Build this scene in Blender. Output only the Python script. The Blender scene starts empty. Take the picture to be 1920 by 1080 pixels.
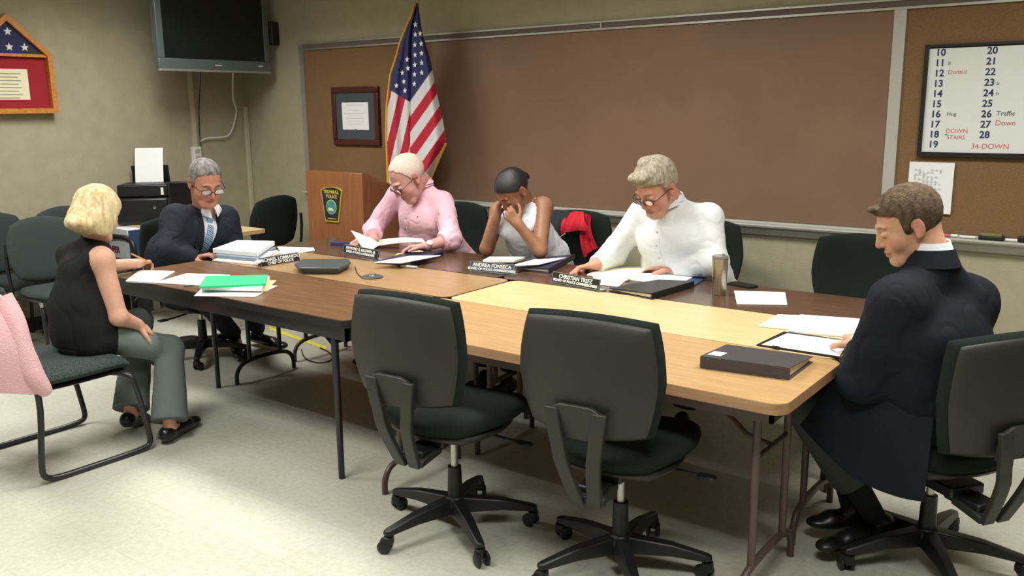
import bpy, math, random
import numpy as np
from mathutils import Vector, Matrix
random.seed(7); np.random.seed(7)
PI=math.pi
COL=bpy.context.scene.collection
# ---------------------------------------------------------------- camera model (world: X along the board wall, Y towards it, Z up)
CF,PIT,ROLL,YAW,CH=1659.,.2031,.0112,-.645,1.60
def _basis():
    cp,sp=math.cos(PIT),math.sin(PIT);cr,sr=math.cos(ROLL),math.sin(ROLL);c,s=math.cos(YAW),math.sin(YAW)
    R=np.array([[1,0,0],[0,-sp,-cp],[0,cp,-sp]]);R=np.array([[cr,sr,0],[-sr,cr,0],[0,0,1]])@R
    return R@np.array([[c,-s,0],[s,c,0],[0,0,1]])
CM=_basis()
def _ray(px,py): return CM.T@np.array([(px-960)/CF,(py-540)/CF,1.])
def PZ(px,py,z): d=_ray(px,py);p=d*((z-CH)/d[2]);return np.array([p[0],p[1],z])
def PY(px,py,y): d=_ray(px,py);p=d*(y/d[1]);return np.array([p[0],y,p[2]+CH])
def PX(px,py,x): d=_ray(px,py);p=d*(x/d[0]);return np.array([x,p[1],p[2]+CH])
def V(*a): return np.array(a,float)
def nrm(v): v=np.array(v,float);return v/np.linalg.norm(v)

# ---------------------------------------------------------------- materials
MATS={}
def lin(c):
    return tuple(((v/255)/12.92 if v/255<=.04045 else ((v/255+.055)/1.055)**2.4) for v in c)
def mat(name,rgb,rough=.6,metal=0,bump=0,bscale=200,var=0,vscale=6,vrgb=None,spec=.5,stretch=None,attr=None,sss=0,trans=0,emit=None,estr=0,coat=0,detail=4):
    if name in MATS: return MATS[name]
    m=bpy.data.materials.new(name);m.use_nodes=True;nt=m.node_tree;b=nt.nodes['Principled BSDF']
    c=lin(rgb);b.inputs['Base Color'].default_value=(*c,1);b.inputs['Roughness'].default_value=rough;b.inputs['Metallic'].default_value=metal
    b.inputs['Specular IOR Level'].default_value=spec
    if coat: b.inputs['Coat Weight'].default_value=coat;b.inputs['Coat Roughness'].default_value=.15
    if trans: b.inputs['Transmission Weight'].default_value=trans;b.inputs['IOR'].default_value=1.45
    if sss: b.inputs['Subsurface Weight'].default_value=sss;b.inputs['Subsurface Radius'].default_value=(.012,.005,.003);b.inputs['Subsurface Scale'].default_value=.6
    if emit: b.inputs['Emission Color'].default_value=(*lin(emit),1);b.inputs['Emission Strength'].default_value=estr
    tc=nt.nodes.new('ShaderNodeTexCoord');mp=nt.nodes.new('ShaderNodeMapping');nt.links.new(tc.outputs['Object'],mp.inputs[0])
    if stretch: mp.inputs['Scale'].default_value=stretch
    src=None
    if attr:
        a=nt.nodes.new('ShaderNodeAttribute');a.attribute_name=attr;src=a.outputs['Color'];nt.links.new(src,b.inputs['Base Color'])
    if var:
        n=nt.nodes.new('ShaderNodeTexNoise');n.inputs['Scale'].default_value=vscale;n.inputs['Detail'].default_value=detail;nt.links.new(mp.outputs[0],n.inputs[0])
        mr=nt.nodes.new('ShaderNodeMapRange');mr.inputs['From Min'].default_value=.32;mr.inputs['From Max'].default_value=.68;nt.links.new(n.outputs[0],mr.inputs[0])
        mx=nt.nodes.new('ShaderNodeMix');mx.data_type='RGBA';nt.links.new(mr.outputs[0],mx.inputs[0])
        v2=lin(vrgb) if vrgb else tuple(x*(1-var) for x in c)
        mx.inputs[6].default_value=(*c,1);mx.inputs[7].default_value=(*v2,1)
        if src is not None:
            mx.blend_type='MULTIPLY';nt.links.new(src,mx.inputs[6]);mx.inputs[7].default_value=(1-var,)*3+(1,)
        nt.links.new(mx.outputs[2],b.inputs['Base Color'])
    if bump:
        n=nt.nodes.new('ShaderNodeTexNoise');n.inputs['Scale'].default_value=bscale;n.inputs['Detail'].default_value=3;nt.links.new(mp.outputs[0],n.inputs[0])
        bp=nt.nodes.new('ShaderNodeBump');bp.inputs['Strength'].default_value=bump;bp.inputs['Distance'].default_value=.004;nt.links.new(n.outputs[0],bp.inputs['Height']);nt.links.new(bp.outputs[0],b.inputs['Normal'])
    MATS[name]=m;return m

# ---------------------------------------------------------------- object helpers
def tag(o,label=None,cat=None,group=None,kind=None):
    if label:o['label']=label
    if cat:o['category']=cat
    if group:o['group']=group
    if kind:o['kind']=kind
    return o
def empty(name,loc=(0,0,0),rz=0,label=None,cat=None,group=None):
    o=bpy.data.objects.new(name,None);COL.objects.link(o);o.location=loc;o.rotation_euler=(0,0,rz);o.empty_display_size=.05
    return tag(o,label,cat,group)
def dup(root,label=None):
    def rec(o,p):
        c=o.copy();COL.objects.link(c)
        if p is not None:c.parent=p
        for ch in list(o.children):rec(ch,c)
        return c
    r=rec(root,None)
    if label:r['label']=label
    return r
class MB:
    """collects shapes into one mesh"""
    def __init__(s): s.v=[];s.f=[]
    def add(s,v,f):
        o=len(s.v);s.v+= [tuple(map(float,p)) for p in v];s.f+=[tuple(i+o for i in q) for q in f];return s
    def box(s,c,h,R=None):
        R=np.eye(3) if R is None else np.array(R);c=np.array(c,float)
        vs=[c+R@(np.array([x,y,z])*h) for z in(-1,1) for y in(-1,1) for x in(-1,1)]
        return s.add(vs,[(0,2,3,1),(4,5,7,6),(0,1,5,4),(2,6,7,3),(0,4,6,2),(1,3,7,5)])
    def bx(s,x0,x1,y0,y1,z0,z1): return s.box(((x0+x1)/2,(y0+y1)/2,(z0+z1)/2),(abs(x1-x0)/2,abs(y1-y0)/2,abs(z1-z0)/2))
    def tube(s,pts,r,n=10,smooth=0,flat=None,cap=True):
        pts=[np.array(p,float) for p in pts]
        for _ in range(smooth):
            q=[pts[0]]
            for a,b in zip(pts[:-1],pts[1:]): q+=[a*.75+b*.25,a*.25+b*.75]
            q.append(pts[-1]);pts=q
        N=len(pts);rs=[r]*N if np.isscalar(r) else [np.interp(i/(N-1),np.linspace(0,1,len(r)),r) for i in range(N)]
        t0=nrm(pts[1]-pts[0]);up=V(0,0,1) if abs(t0[2])<.9 else V(0,1,0)
        if flat is not None: up=np.array(flat[0],float)
        u=nrm(np.cross(t0,up));vs=[]
        for i,p in enumerate(pts):
            t=nrm(pts[min(i+1,N-1)]-pts[max(i-1,0)]);u=nrm(u-t*(u@t));w=np.cross(t,u)
            k=flat[1] if flat is not None else 1
            for j in range(n):
                a=2*PI*j/n;vs.append(p+rs[i]*(math.cos(a)*u+math.sin(a)*w*k))
        fs=[(i*n+j,i*n+(j+1)%n,(i+1)*n+(j+1)%n,(i+1)*n+j) for i in range(N-1) for j in range(n)]
        if cap: fs+=[tuple(reversed(range(n))),tuple(range((N-1)*n,N*n))]
        return s.add(vs,fs)
    def lathe(s,prof,c=(0,0,0),n=24,R=None):
        R=np.eye(3) if R is None else np.array(R);c=np.array(c,float);vs=[]
        for r,z in prof:
            for j in range(n):
                a=2*PI*j/n;vs.append(c+R@np.array([r*math.cos(a),r*math.sin(a),z]))
        m=len(prof);fs=[(i*n+j,i*n+(j+1)%n,(i+1)*n+(j+1)%n,(i+1)*n+j) for i in range(m-1) for j in range(n)]
        fs+=[tuple(reversed(range(n))),tuple(range((m-1)*n,m*n))]
        return s.add(vs,fs)
    def prism(s,poly,d,O=(0,0,0),U=(1,0,0),W=(0,1,0),N=(0,0,1)):
        """polygon (2D, in U,W) extruded from N*d[0] to N*d[1]"""
        O,U,W,N=[np.array(a,float) for a in(O,U,W,N)];n=len(poly)
        vs=[O+U*a+W*b+N*d[0] for a,b in poly]+[O+U*a+W*b+N*d[1] for a,b in poly]
        return s.add(vs,[tuple(reversed(range(n))),tuple(range(n,2*n))]+[(i,(i+1)%n,n+(i+1)%n,n+i) for i in range(n)])
    def pillow(s,W,H,T,c=.5,n=14,fn=None,e=6,O=(0,0,0),R=None):
        """closed rounded cushion in local x (width) and y (height), thickness along z; fn bends it"""
        R=np.eye(3) if R is None else np.array(R);O=np.array(O,float);vs=[];idx={}
        g=np.sin(np.linspace(-1,1,n+1)*PI/2)
        for sd in(1,-1):
            for i,u in enumerate(g):
                for j,v in enumerate(g):
                    bd=i in(0,n) or j in(0,n)
                    if bd and sd==-1: idx[(sd,i,j)]=idx[(1,i,j)];continue
                    x=u*math.sqrt(max(0,1-c*v*v/1.));y=v*math.sqrt(max(0,1-c*u*u/1.))
                    m=max(abs(u),abs(v));t=T*max(0,1-m**e)**.5*sd
                    p=np.array([x*W,y*H,t]);p=np.array(fn(p)) if fn else p
                    idx[(sd,i,j)]=len(vs);vs.append(O+R@p)
        fs=[]
        for sd in(1,-1):
            for i in range(n):
                for j in range(n):
                    q=(idx[(sd,i,j)],idx[(sd,i+1,j)],idx[(sd,i+1,j+1)],idx[(sd,i,j+1)])
                    fs.append(q if sd==1 else q[::-1])
        return s.add(vs,fs)
    def sheet(s,fn,nu,nv,th=.001):
        """thin cloth/paper surface fn(u,v) -> point, given real thickness"""
        P=np.array([[fn(i/nu,j/nv) for j in range(nv+1)] for i in range(nu+1)],float)
        du=np.gradient(P,axis=0);dv=np.gradient(P,axis=1);n=np.cross(du,dv);n/=np.linalg.norm(n,axis=2,keepdims=True)+1e-9
        A=(P+n*th/2).reshape(-1,3);B=(P-n*th/2).reshape(-1,3);M=len(A);k=nv+1;fs=[]
        for i in range(nu):
            for j in range(nv):
                q=(i*k+j,(i+1)*k+j,(i+1)*k+j+1,i*k+j+1);fs.append(q);fs.append(tuple(M+x for x in q[::-1]))
        ring=[(i,0) for i in range(nu)]+[(nu,j) for j in range(nv)]+[(i,nv) for i in range(nu,0,-1)]+[(0,j) for j in range(nv,0,-1)]
        r=[a*k+b for a,b in ring]
        for a,b in zip(r,r[1:]+r[:1]): fs.append((b,a,M+a,M+b))
        return s.add(np.concatenate([A,B]),fs)
    def build(s,name,m,parent=None,smooth=40,bevel=0,loc=None,rot=None):
        me=bpy.data.meshes.new(name);me.from_pydata(s.v,[],s.f);me.update();me.materials.append(m)
        o=bpy.data.objects.new(name,me);COL.objects.link(o)
        if parent is not None:o.parent=parent
        if loc is not None:o.location=loc
        if rot is not None:o.rotation_euler=rot
        if smooth is not None:
            me.polygons.foreach_set('use_smooth',[True]*len(me.polygons))
            try: me.set_sharp_from_angle(angle=math.radians(smooth))
            except Exception: pass
        if bevel:
            b=o.modifiers.new('b','BEVEL');b.width=bevel;b.segments=2;b.limit_method='ANGLE';b.angle_limit=math.radians(50);b.harden_normals=False
        return o
def rrect(x0,x1,y0,y1,r,n=6):
    p=[]
    for cx,cy,a0 in((x1-r,y1-r,0),(x0+r,y1-r,90),(x0+r,y0+r,180),(x1-r,y0+r,270)):
        for i in range(n+1):
            a=math.radians(a0+90*i/n);p.append((cx+r*math.cos(a),cy+r*math.sin(a)))
    return p
def text(name,body,size,O,U,W,m,parent=None,align='CENTER',th=.0006,bold=0,sx=1.0):
    """flat lettering standing on a surface: origin O, reading direction U, up W"""
    cu=bpy.data.curves.new(name,'FONT');cu.body=body;cu.size=size;cu.align_x=align;cu.align_y='CENTER';cu.extrude=th;cu.offset=bold;cu.resolution_u=3
    t=bpy.data.objects.new('tmp',cu);COL.objects.link(t);dg=bpy.context.evaluated_depsgraph_get();me=bpy.data.meshes.new_from_object(t.evaluated_get(dg));bpy.data.objects.remove(t)
    U=nrm(U);W=nrm(W);N=np.cross(U,W);M=Matrix([[U[i]*sx,W[i],N[i],O[i]] for i in range(3)]+[[0,0,0,1]])
    me.transform(M);me.materials.clear();me.materials.append(m);me.name=name
    o=bpy.data.objects.new(name,me);COL.objects.link(o)
    if parent is not None:
        o.parent=parent;bpy.context.view_layer.update();o.matrix_parent_inverse=parent.matrix_world.inverted()
    return o

# ---------------------------------------------------------------- blended solids on a grid (bodies and clothes as continuous surfaces)
class Field:
    def __init__(s,lo,hi,h=.005):
        s.h=h;s.lo=np.array(lo,float);s.n=np.ceil((np.array(hi)-s.lo)/h).astype(int)+1;s.F=np.full(s.n,.06,np.float32)
        s.ax=[s.lo[i]+h*np.arange(s.n[i]) for i in range(3)]
    def win(s,lo,hi):
        a=np.clip(np.floor((lo-s.lo)/s.h).astype(int),0,s.n-1);b=np.clip(np.ceil((hi-s.lo)/s.h).astype(int)+1,1,s.n)
        sl=tuple(slice(a[i],max(a[i]+1,b[i])) for i in range(3))
        X,Y,Z=np.meshgrid(s.ax[0][sl[0]],s.ax[1][sl[1]],s.ax[2][sl[2]],indexing='ij',sparse=False)
        return sl,np.stack([X,Y,Z],-1).astype(np.float32)
    def comb(s,sl,d,k,sub=False):
        A=s.F[sl]
        if sub: A=-A
        if k>0: hh=np.maximum(k-np.abs(A-d),0)/k;r=np.minimum(A,d)-hh*hh*k*.25
        else: r=np.minimum(A,d)
        if sub: raise ValueError
        s.F[sl]=r
    def sub(s,sl,d,k):
        A=s.F[sl];B=-d;hh=np.maximum(k-np.abs(A-B),0)/max(k,1e-6);s.F[sl]=np.maximum(A,B)+hh*hh*k*.25
    def rc(s,a,b,ra,rb=None,k=.02,u=None,st=1.,sub=False):
        """rounded cone a->b, optionally st times wider along u"""
        a=np.array(a,float);b=np.array(b,float);rb=ra if rb is None else rb;m=.045;R=max(ra,rb)*max(st,1)+m
        sl,P=s.win(np.minimum(a,b)-R,np.maximum(a,b)+R);Q=P-a;ba=b-a
        if u is not None:
            u=nrm(u);Q=Q-(1-1/st)*(Q@u)[...,None]*u;ba=ba-(1-1/st)*(ba@u)*u
        t=np.clip((Q@ba)/max(ba@ba,1e-9),0,1);d=np.linalg.norm(Q-t[...,None]*ba,axis=-1)-(ra+(rb-ra)*t)
        (s.sub if sub else s.comb)(sl,d.astype(np.float32),k);return s
    def el(s,c,r,R=None,k=.02,sub=False):
        c=np.array(c,float);r=np.array(r,float);m=.045;R=np.eye(3) if R is None else np.array(R)   # R rows: local axes
        e=np.sqrt(((R*r[:,None])**2).sum(0))+m
        sl,P=s.win(c-e,c+e);Q=(P-c)@R.T.astype(np.float32);k0=np.linalg.norm(Q/r,axis=-1);k1=np.linalg.norm(Q/(r*r),axis=-1)+1e-6
        d=k0*(k0-1)/k1;(s.sub if sub else s.comb)(sl,d.astype(np.float32),k);return s
    def bx(s,c,h,R=None,rad=.004,k=.01,sub=False):
        c=np.array(c,float);h=np.array(h,float);R=np.eye(3) if R is None else np.array(R);e=np.abs(R.T)@h+.045
        sl,P=s.win(c-e,c+e);Q=np.abs((P-c)@R.T.astype(np.float32))-(h-rad)
        d=np.linalg.norm(np.maximum(Q,0),axis=-1)+np.minimum(Q.max(-1),0)-rad;(s.sub if sub else s.comb)(sl,d.astype(np.float32),k);return s
    def at(s,p):
        i=np.clip(np.round((np.array(p)-s.lo)/s.h).astype(int),0,np.array(s.F.shape)-1);return s.F[tuple(i)]
    def surface(s,p,d,tmax=.30,t0=0.):
        """outermost crossing of the skin going from p along d"""
        last=t0
        for t in np.arange(t0,tmax,.002):
            if s.at(np.array(p)+np.array(d)*t)<0: last=t
        return np.array(p)+np.array(d)*last
    def merge(s,o,k=.03):
        hh=np.maximum(k-np.abs(s.F-o.F),0)/k;s.F=np.minimum(s.F,o.F)-hh*hh*k*.25;return s
    def like(s): return Field(s.lo,s.lo+s.h*(s.n-1.001),s.h)
    def pts(s):
        X,Y,Z=np.meshgrid(*s.ax,indexing='ij');return np.stack([X,Y,Z],-1).astype(np.float32)
    def folds(s,amp,freq,seed=0,stretch=(1,1,1)):
        rg=np.random.RandomState(seed);X,Y,Z=np.meshgrid(*[a.astype(np.float32) for a in s.ax],indexing='ij',sparse=True)
        acc=0
        for i in range(6):
            v=rg.normal(size=3)*np.array(stretch);v=v/np.linalg.norm(v)*freq*(.6+.9*rg.rand());w=rg.normal(size=3)*freq*.35
            ph=rg.rand()*6.3;acc=acc+np.sin(X*v[0]+Y*v[1]+Z*v[2]+ph+1.6*np.sin(X*w[0]+Y*w[1]+Z*w[2]+ph))
        rd=1-np.abs(acc)/1.6;s.F+= (amp*(.45*acc/2.2+np.clip(rd,-.3,1)**2*.9-.3)).astype(np.float32);return s
    def mesh(s,name,m,parent=None,colorfn=None,smooth_it=1):
        F=s.F
        F[0]=F[-1]=.05;F[:,0]=F[:,-1]=.05;F[:,:,0]=F[:,:,-1]=.05
        S=F<0;nx,ny,nz=F.shape
        c=np.zeros((nx-1,ny-1,nz-1),np.uint8)
        for i in(0,1):
            for j in(0,1):
                for k in(0,1): c+=S[i:nx-1+i,j:ny-1+j,k:nz-1+k]
        act=(c>0)&(c<8);I=np.argwhere(act);idx=-np.ones(act.shape,np.int64);idx[act]=np.arange(len(I))
        acc=np.zeros((len(I),3));cnt=np.zeros(len(I))
        cs=[(i,j,k) for i in(0,1) for j in(0,1) for k in(0,1)]
        for a in cs:
            for ax in range(3):
                if a[ax]: continue
                b=list(a);b[ax]=1
                fa=F[I[:,0]+a[0],I[:,1]+a[1],I[:,2]+a[2]];fb=F[I[:,0]+b[0],I[:,1]+b[1],I[:,2]+b[2]]
                mk=(fa<0)!=(fb<0);t=np.where(mk,fa/np.where(mk,fa-fb,1),0)
                p=np.array(a,float)[None]+t[:,None]*(np.array(b)-np.array(a))[None];acc+=p*mk[:,None];cnt+=mk
        Vt=(I+acc/cnt[:,None])*s.h+s.lo
        fs=[]
        for ax in range(3):
            o=[1,1,1];o[ax]=0
            sl0=[slice(1,-1)]*3;sl0[ax]=slice(0,-1);sl1=list(sl0);sl1[ax]=slice(1,None)
            a=S[tuple(sl0)];b=S[tuple(sl1)];E=np.argwhere(a!=b);fl=a[E[:,0],E[:,1],E[:,2]]
            off=np.array([1,1,1]);off[ax]=0;E=E+off
            d1,d2=[d for d in range(3) if d!=ax]
            def g(x,y):
                q=E.copy();q[:,d1]-=x;q[:,d2]-=y;return idx[q[:,0],q[:,1],q[:,2]]
            Q=np.stack([g(1,1),g(0,1),g(0,0),g(1,0)],1)
            if ax==1: fl=~fl
            Q[~fl]=Q[~fl][:,::-1];fs.append(Q)
        Q=np.concatenate(fs);Q=Q[(Q>=0).all(1)]
        for _ in range(smooth_it):   # light relaxation
            sm=np.zeros_like(Vt);w=np.zeros(len(Vt))
            for a in range(4):
                b=(a+1)%4;np.add.at(sm,Q[:,a],Vt[Q[:,b]]);np.add.at(sm,Q[:,b],Vt[Q[:,a]]);np.add.at(w,Q[:,a],1);np.add.at(w,Q[:,b],1)
            Vt=Vt*.5+.5*sm/np.maximum(w,1)[:,None]
        me=bpy.data.meshes.new(name);me.vertices.add(len(Vt));me.vertices.foreach_set('co',Vt.astype(np.float32).ravel())
        me.loops.add(len(Q)*4);me.loops.foreach_set('vertex_index',Q.astype(np.int32).ravel());me.polygons.add(len(Q))
        me.polygons.foreach_set('loop_start',np.arange(0,len(Q)*4,4,dtype=np.int32));me.polygons.foreach_set('loop_total',np.full(len(Q),4,np.int32))
        me.polygons.foreach_set('use_smooth',np.ones(len(Q),bool));me.update(calc_edges=True);me.validate()
        me.materials.append(m)
        if colorfn is not None:
            cl=colorfn(Vt);at=me.color_attributes.new('tone','FLOAT_COLOR','POINT');at.data.foreach_set('color',np.concatenate([cl,np.ones((len(cl),1))],1).astype(np.float32).ravel())
        o=bpy.data.objects.new(name,me);COL.objects.link(o)
        if parent is not None:
            o.parent=parent;o.matrix_parent_inverse=Matrix.Translation(parent.location).inverted()
        return o
# ================================================================ MATERIALS OF THE PLACE
M_wall=mat('wall_vinyl',(172,166,141),.75,bump=.5,bscale=160,var=1,vscale=9,vrgb=(164,158,133),spec=.25)
M_ceil=mat('ceiling_tile',(222,220,210),.9,bump=.6,bscale=90)
M_base=mat('baseboard_vinyl',(60,52,46),.6)
M_alu=mat('brushed_aluminium',(196,196,190),.35,metal=.75)
M_alu2=mat('painted_aluminium',(186,186,178),.45,metal=.2)
M_cork=mat('cork_panel',(134,106,74),.85,bump=.4,bscale=300,var=1,vscale=120,vrgb=(122,94,64),spec=.15)
M_chalk=mat('brown_board',(132,104,84),.5,var=1,vscale=1.6,vrgb=(122,95,76),bump=.05,bscale=40,spec=.35)
M_strip=mat('rail_cork_strip',(104,92,86),.8,bump=.2)
M_ink=mat('navy_ink',(38,42,92),.6);M_red=mat('red_marker',(206,90,104),.6);M_blk=mat('black_ink',(40,40,44),.6)
M_black=mat('black_plastic',(22,23,25),.42,bump=.1,bscale=600)
M_shell=mat('chair_shell_plastic',(40,41,36),.5,bump=.15,bscale=700)
M_fab=mat('chair_fabric_green_black',(38,46,42),.92,bump=.7,bscale=900,var=.25,vscale=500,spec=.15)
M_fabg=mat('chair_fabric_grey',(66,74,74),.92,bump=.7,bscale=900,var=.25,vscale=400,spec=.15)
M_fabseat=mat('patterned_seat_fabric',(72,82,80),.9,bump=.8,bscale=300,var=1,vscale=170,vrgb=(40,47,48),spec=.15,detail=2)
M_tube=mat('black_tube_metal',(26,26,32),.35,spec=.6)
M_brown=mat('brown_tube_metal',(84,68,60),.4,spec=.5)
M_chrome=mat('chrome',(200,200,200),.2,metal=1)
M_paper=mat('white_paper',(238,240,240),.8,spec=.2)
M_paper2=mat('cream_paper',(232,226,196),.8,spec=.2)
M_manila=mat('manila_card',(226,204,140),.8)
M_white=mat('white_plastic',(228,228,224),.4)
def wood(name,a,b,rough=.3,s=(1.2,22,22),coat=0,vs=3.2): return mat(name,a,rough,var=1,vscale=vs,vrgb=b,stretch=s,detail=6,spec=.5,coat=coat)
M_dark=wood('walnut_laminate',(118,84,54),(90,61,39),.3)
M_dark2=wood('dark_walnut_laminate',(92,68,52),(74,53,40),.22)
M_tan=wood('tan_laminate',(162,130,92),(146,114,76),.3)
M_maple=wood('maple_laminate',(210,186,140),(196,170,122),.33)
M_oak=wood('oak_laminate',(186,152,106),(166,130,86),.35)
M_oakedge=wood('oak_edge',(170,132,98),(150,114,82),.4)
M_podium=wood('podium_veneer',(150,98,62),(130,82,50),.35,s=(14,14,1))
M_frameoak=wood('oak_frame',(206,140,70),(180,112,50),.4,s=(2,20,20))
M_mahog=mat('mahogany_frame',(74,30,28),.3)
XL,YB=-6.69,5.0
XR,YF,ZC=2.6,-3.2,2.72
# ---------------------------------------------------------------- room shell
def struct(mb,name,m,**k): return tag(mb.build(name,m,**k),kind='structure')
def floor_mat():
    m=mat('vinyl_tile_floor',(190,189,172),.42,spec=.4);nt=m.node_tree;b=nt.nodes['Principled BSDF'];tc=nt.nodes.new('ShaderNodeTexCoord')
    n=nt.nodes.new('ShaderNodeTexNoise');n.inputs['Scale'].default_value=38;n.inputs['Detail'].default_value=6;n.inputs['Roughness'].default_value=.75
    r=nt.nodes.new('ShaderNodeValToRGB');r.color_ramp.elements[0].position=.36;r.color_ramp.elements[0].color=(*lin((180,179,164)),1);r.color_ramp.elements[1].position=.6;r.color_ramp.elements[1].color=(*lin((194,194,180)),1)
    br=nt.nodes.new('ShaderNodeTexBrick');br.offset=0;br.inputs['Scale'].default_value=1;br.inputs['Mortar Size'].default_value=.0012;br.inputs['Brick Width'].default_value=.305;br.inputs['Row Height'].default_value=.305
    br.inputs['Color1'].default_value=(1,1,1,1);br.inputs['Color2'].default_value=(.96,.96,.95,1);br.inputs['Mortar'].default_value=(.82,.8,.76,1)
    mx=nt.nodes.new('ShaderNodeMix');mx.data_type='RGBA';mx.blend_type='MULTIPLY';mx.inputs[0].default_value=1
    L=nt.links.new;L(tc.outputs['Object'],n.inputs[0]);L(tc.outputs['Object'],br.inputs[0]);L(n.outputs[0],r.inputs[0]);L(r.outputs[0],mx.inputs[6]);L(br.outputs[0],mx.inputs[7]);L(mx.outputs[2],b.inputs['Base Color'])
    return m
struct(MB().bx(XL-.1,XR+.1,YF-.1,YB+.1,-.1,0),'floor',floor_mat(),smooth=None)
struct(MB().bx(XL-.1,XR+.1,YF-.1,YB+.1,ZC,ZC+.1),'ceiling',M_ceil,smooth=None)
struct(MB().bx(XL-.1,XR+.1,YB,YB+.1,0,ZC),'wall_back',M_wall,smooth=None)
struct(MB().bx(XL-.1,XL,YF-.1,YB,0,ZC),'wall_left',M_wall,smooth=None)
struct(MB().bx(XR,XR+.1,YF-.1,YB,0,ZC),'wall_right',M_wall,smooth=None)
struct(MB().bx(XL,XR,YF-.1,YF,0,ZC),'wall_front',M_wall,smooth=None)
struct(MB().bx(XL,XR,YB-.008,YB,0,.1),'baseboard_back',M_base,smooth=None)
struct(MB().bx(XL,XL+.008,YF,YB-.008,0,.1),'baseboard_left',M_base,smooth=None)
LAMP=34
# ceiling lights (2 x 4 ft troffers)
M_glow=mat('lamp_diffuser',(255,255,250),.5,emit=(250,252,246),estr=3)
first=None
for i,(x,y) in enumerate([(-5.2,1.1),(-5.2,3.3),(-2.8,1.1),(-2.8,3.3),(-.4,1.1),(-.4,3.3)]):
    if first is None:
        r=empty('ceiling_light',(x,y,ZC),0,'white framed fluorescent ceiling light panel above the meeting tables','ceiling light','ceiling light panels')
        f=MB()
        for a in((-.61,-.58,-.305,.305),(.58,.61,-.305,.305),(-.58,.58,-.305,-.275),(-.58,.58,.275,.305)): f.bx(*a,-.025,-.001)
        f.build('light_frame',M_white,r,smooth=None)
        MB().bx(-.58,.58,-.275,.275,-.018,-.002).build('diffuser',M_glow,r,smooth=None);first=r
        ld=bpy.data.lights.new('tubes','AREA');ld.shape='RECTANGLE';ld.size=1.1;ld.size_y=.5;ld.energy=LAMP;ld.color=(1,.985,.94);ld.spread=math.radians(150)
        lo=bpy.data.objects.new('tubes',ld);COL.objects.link(lo);lo.parent=r;lo.location=(0,0,-.03)
    else:
        r=dup(first);r.location=(x,y,ZC)
# ---------------------------------------------------------------- board wall
Y0=YB-.001
cb=empty('chalkboard',(-2.8,YB,.9),0,'long brown chalkboard with cork end panels in an aluminium frame on back wall','chalkboard')
def cbm(mb,name,m,p=None,**k):
    o=mb.build(name,m,cb if p is None else p,**k);o.matrix_parent_inverse=Matrix.Translation(cb.location).inverted() if p is None else Matrix.Identity(4);return o
xl,xd,xr=-5.88,-1.262,1.9
zt,zb=2.065,.93
cbm(MB().bx(xl+.02,-4.45,Y0-.016,Y0,zb,zt),'cork_panel',M_cork,smooth=None)
cbm(MB().bx(-4.45,xd,Y0-.018,Y0,zb,zt),'writing_surface',M_chalk,smooth=None)
cbm(MB().bx(xd+.06,xr,Y0-.016,Y0,zb,zt),'cork_panel',M_cork,smooth=None)
cbm(MB().bx(xd,xd+.06,Y0-.028,Y0,zb,zt),'divider_strip',M_alu2,smooth=None)
cbm(MB().bx(xl-.03,xl+.02,Y0-.026,Y0,zb-.02,zt+.045),'side_frame',M_alu,smooth=None)
r=cbm(MB().bx(xl+.02,xr,Y0-.022,Y0,zt+.008,zt+.042),'map_rail',M_strip,smooth=None)
f=MB().bx(xl+.02,xr,Y0-.03,Y0,zt+.04,zt+.05).bx(xl+.02,xr,Y0-.03,Y0,zt-.004,zt+.008);f.bx(-3.02,-3.01,Y0-.032,Y0-.02,zt,zt+.05)
cbm(f,'rail_trim',M_alu,smooth=None)
f=MB();pr=[(0,0),(-.075,-.004),(-.08,.006),(-.072,.012),(-.012,.014),(-.01,.03),(0,.03)]
f.prism([(-a,b) for a,b in pr],(xl-.02,xr),(0,Y0,zb-.03),(0,-1,0),(0,0,1),(1,0,0));f.prism([(0,0),(.05,0),(.03,-.05),(0,-.06)],(xl-.02,xr),(0,Y0,zb-.03),(0,-1,0),(0,0,1),(1,0,0))
cbm(f,'chalk_tray',M_alu2,smooth=None)
# things on the tray (far right)
def trayx(px,py): return PY(px,py,4.95)[0]
tz=zb-.03+.0145
o=MB().tube([(trayx(1757,438),4.955,tz+.008),(trayx(1783,440),4.955,tz+.008)],.008,10).build('marker_pen',mat('pink_plastic',(206,96,110),.4));MB().tube([(0,0,0),(.03,0,0)],.0085,10).build('cap',M_white,o,loc=(trayx(1783,440)-.0,4.955,tz+.0085));tag(o,'pink whiteboard marker with white cap lying in the chalk tray','marker')
o=MB().tube([(trayx(1800,440),4.95,tz+.007),(trayx(1830,442),4.95,tz+.007)],.007,10).build('marker_pen',M_white);tag(o,'white marker in chalk tray just left of the black eraser','marker')
x0=trayx(1835,440);o=MB().bx(x0,x0+.115,4.94,4.985,tz,tz+.018).build('eraser',M_black,bevel=.004);MB().bx(x0+.01,x0+.105,4.943,4.982,tz+.018,tz+.032).build('felt_pad',mat('olive_felt',(120,116,70),.9),o,bevel=.003);tag(o,'black board eraser with olive felt pad on the chalk tray','eraser')
x0=trayx(1886,443);o=MB().tube([(x0,4.95,tz+.007),(x0+.06,4.95,tz+.007)],.007,10).build('marker_pen',M_white);tag(o,'white marker in chalk tray between the two black erasers','marker')
x0=trayx(1908,445);o=MB().bx(x0,x0+.1,4.94,4.985,tz,tz+.028).build('eraser',M_black,bevel=.006);tag(o,'plain black eraser at far right end of the chalk tray','eraser')
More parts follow.
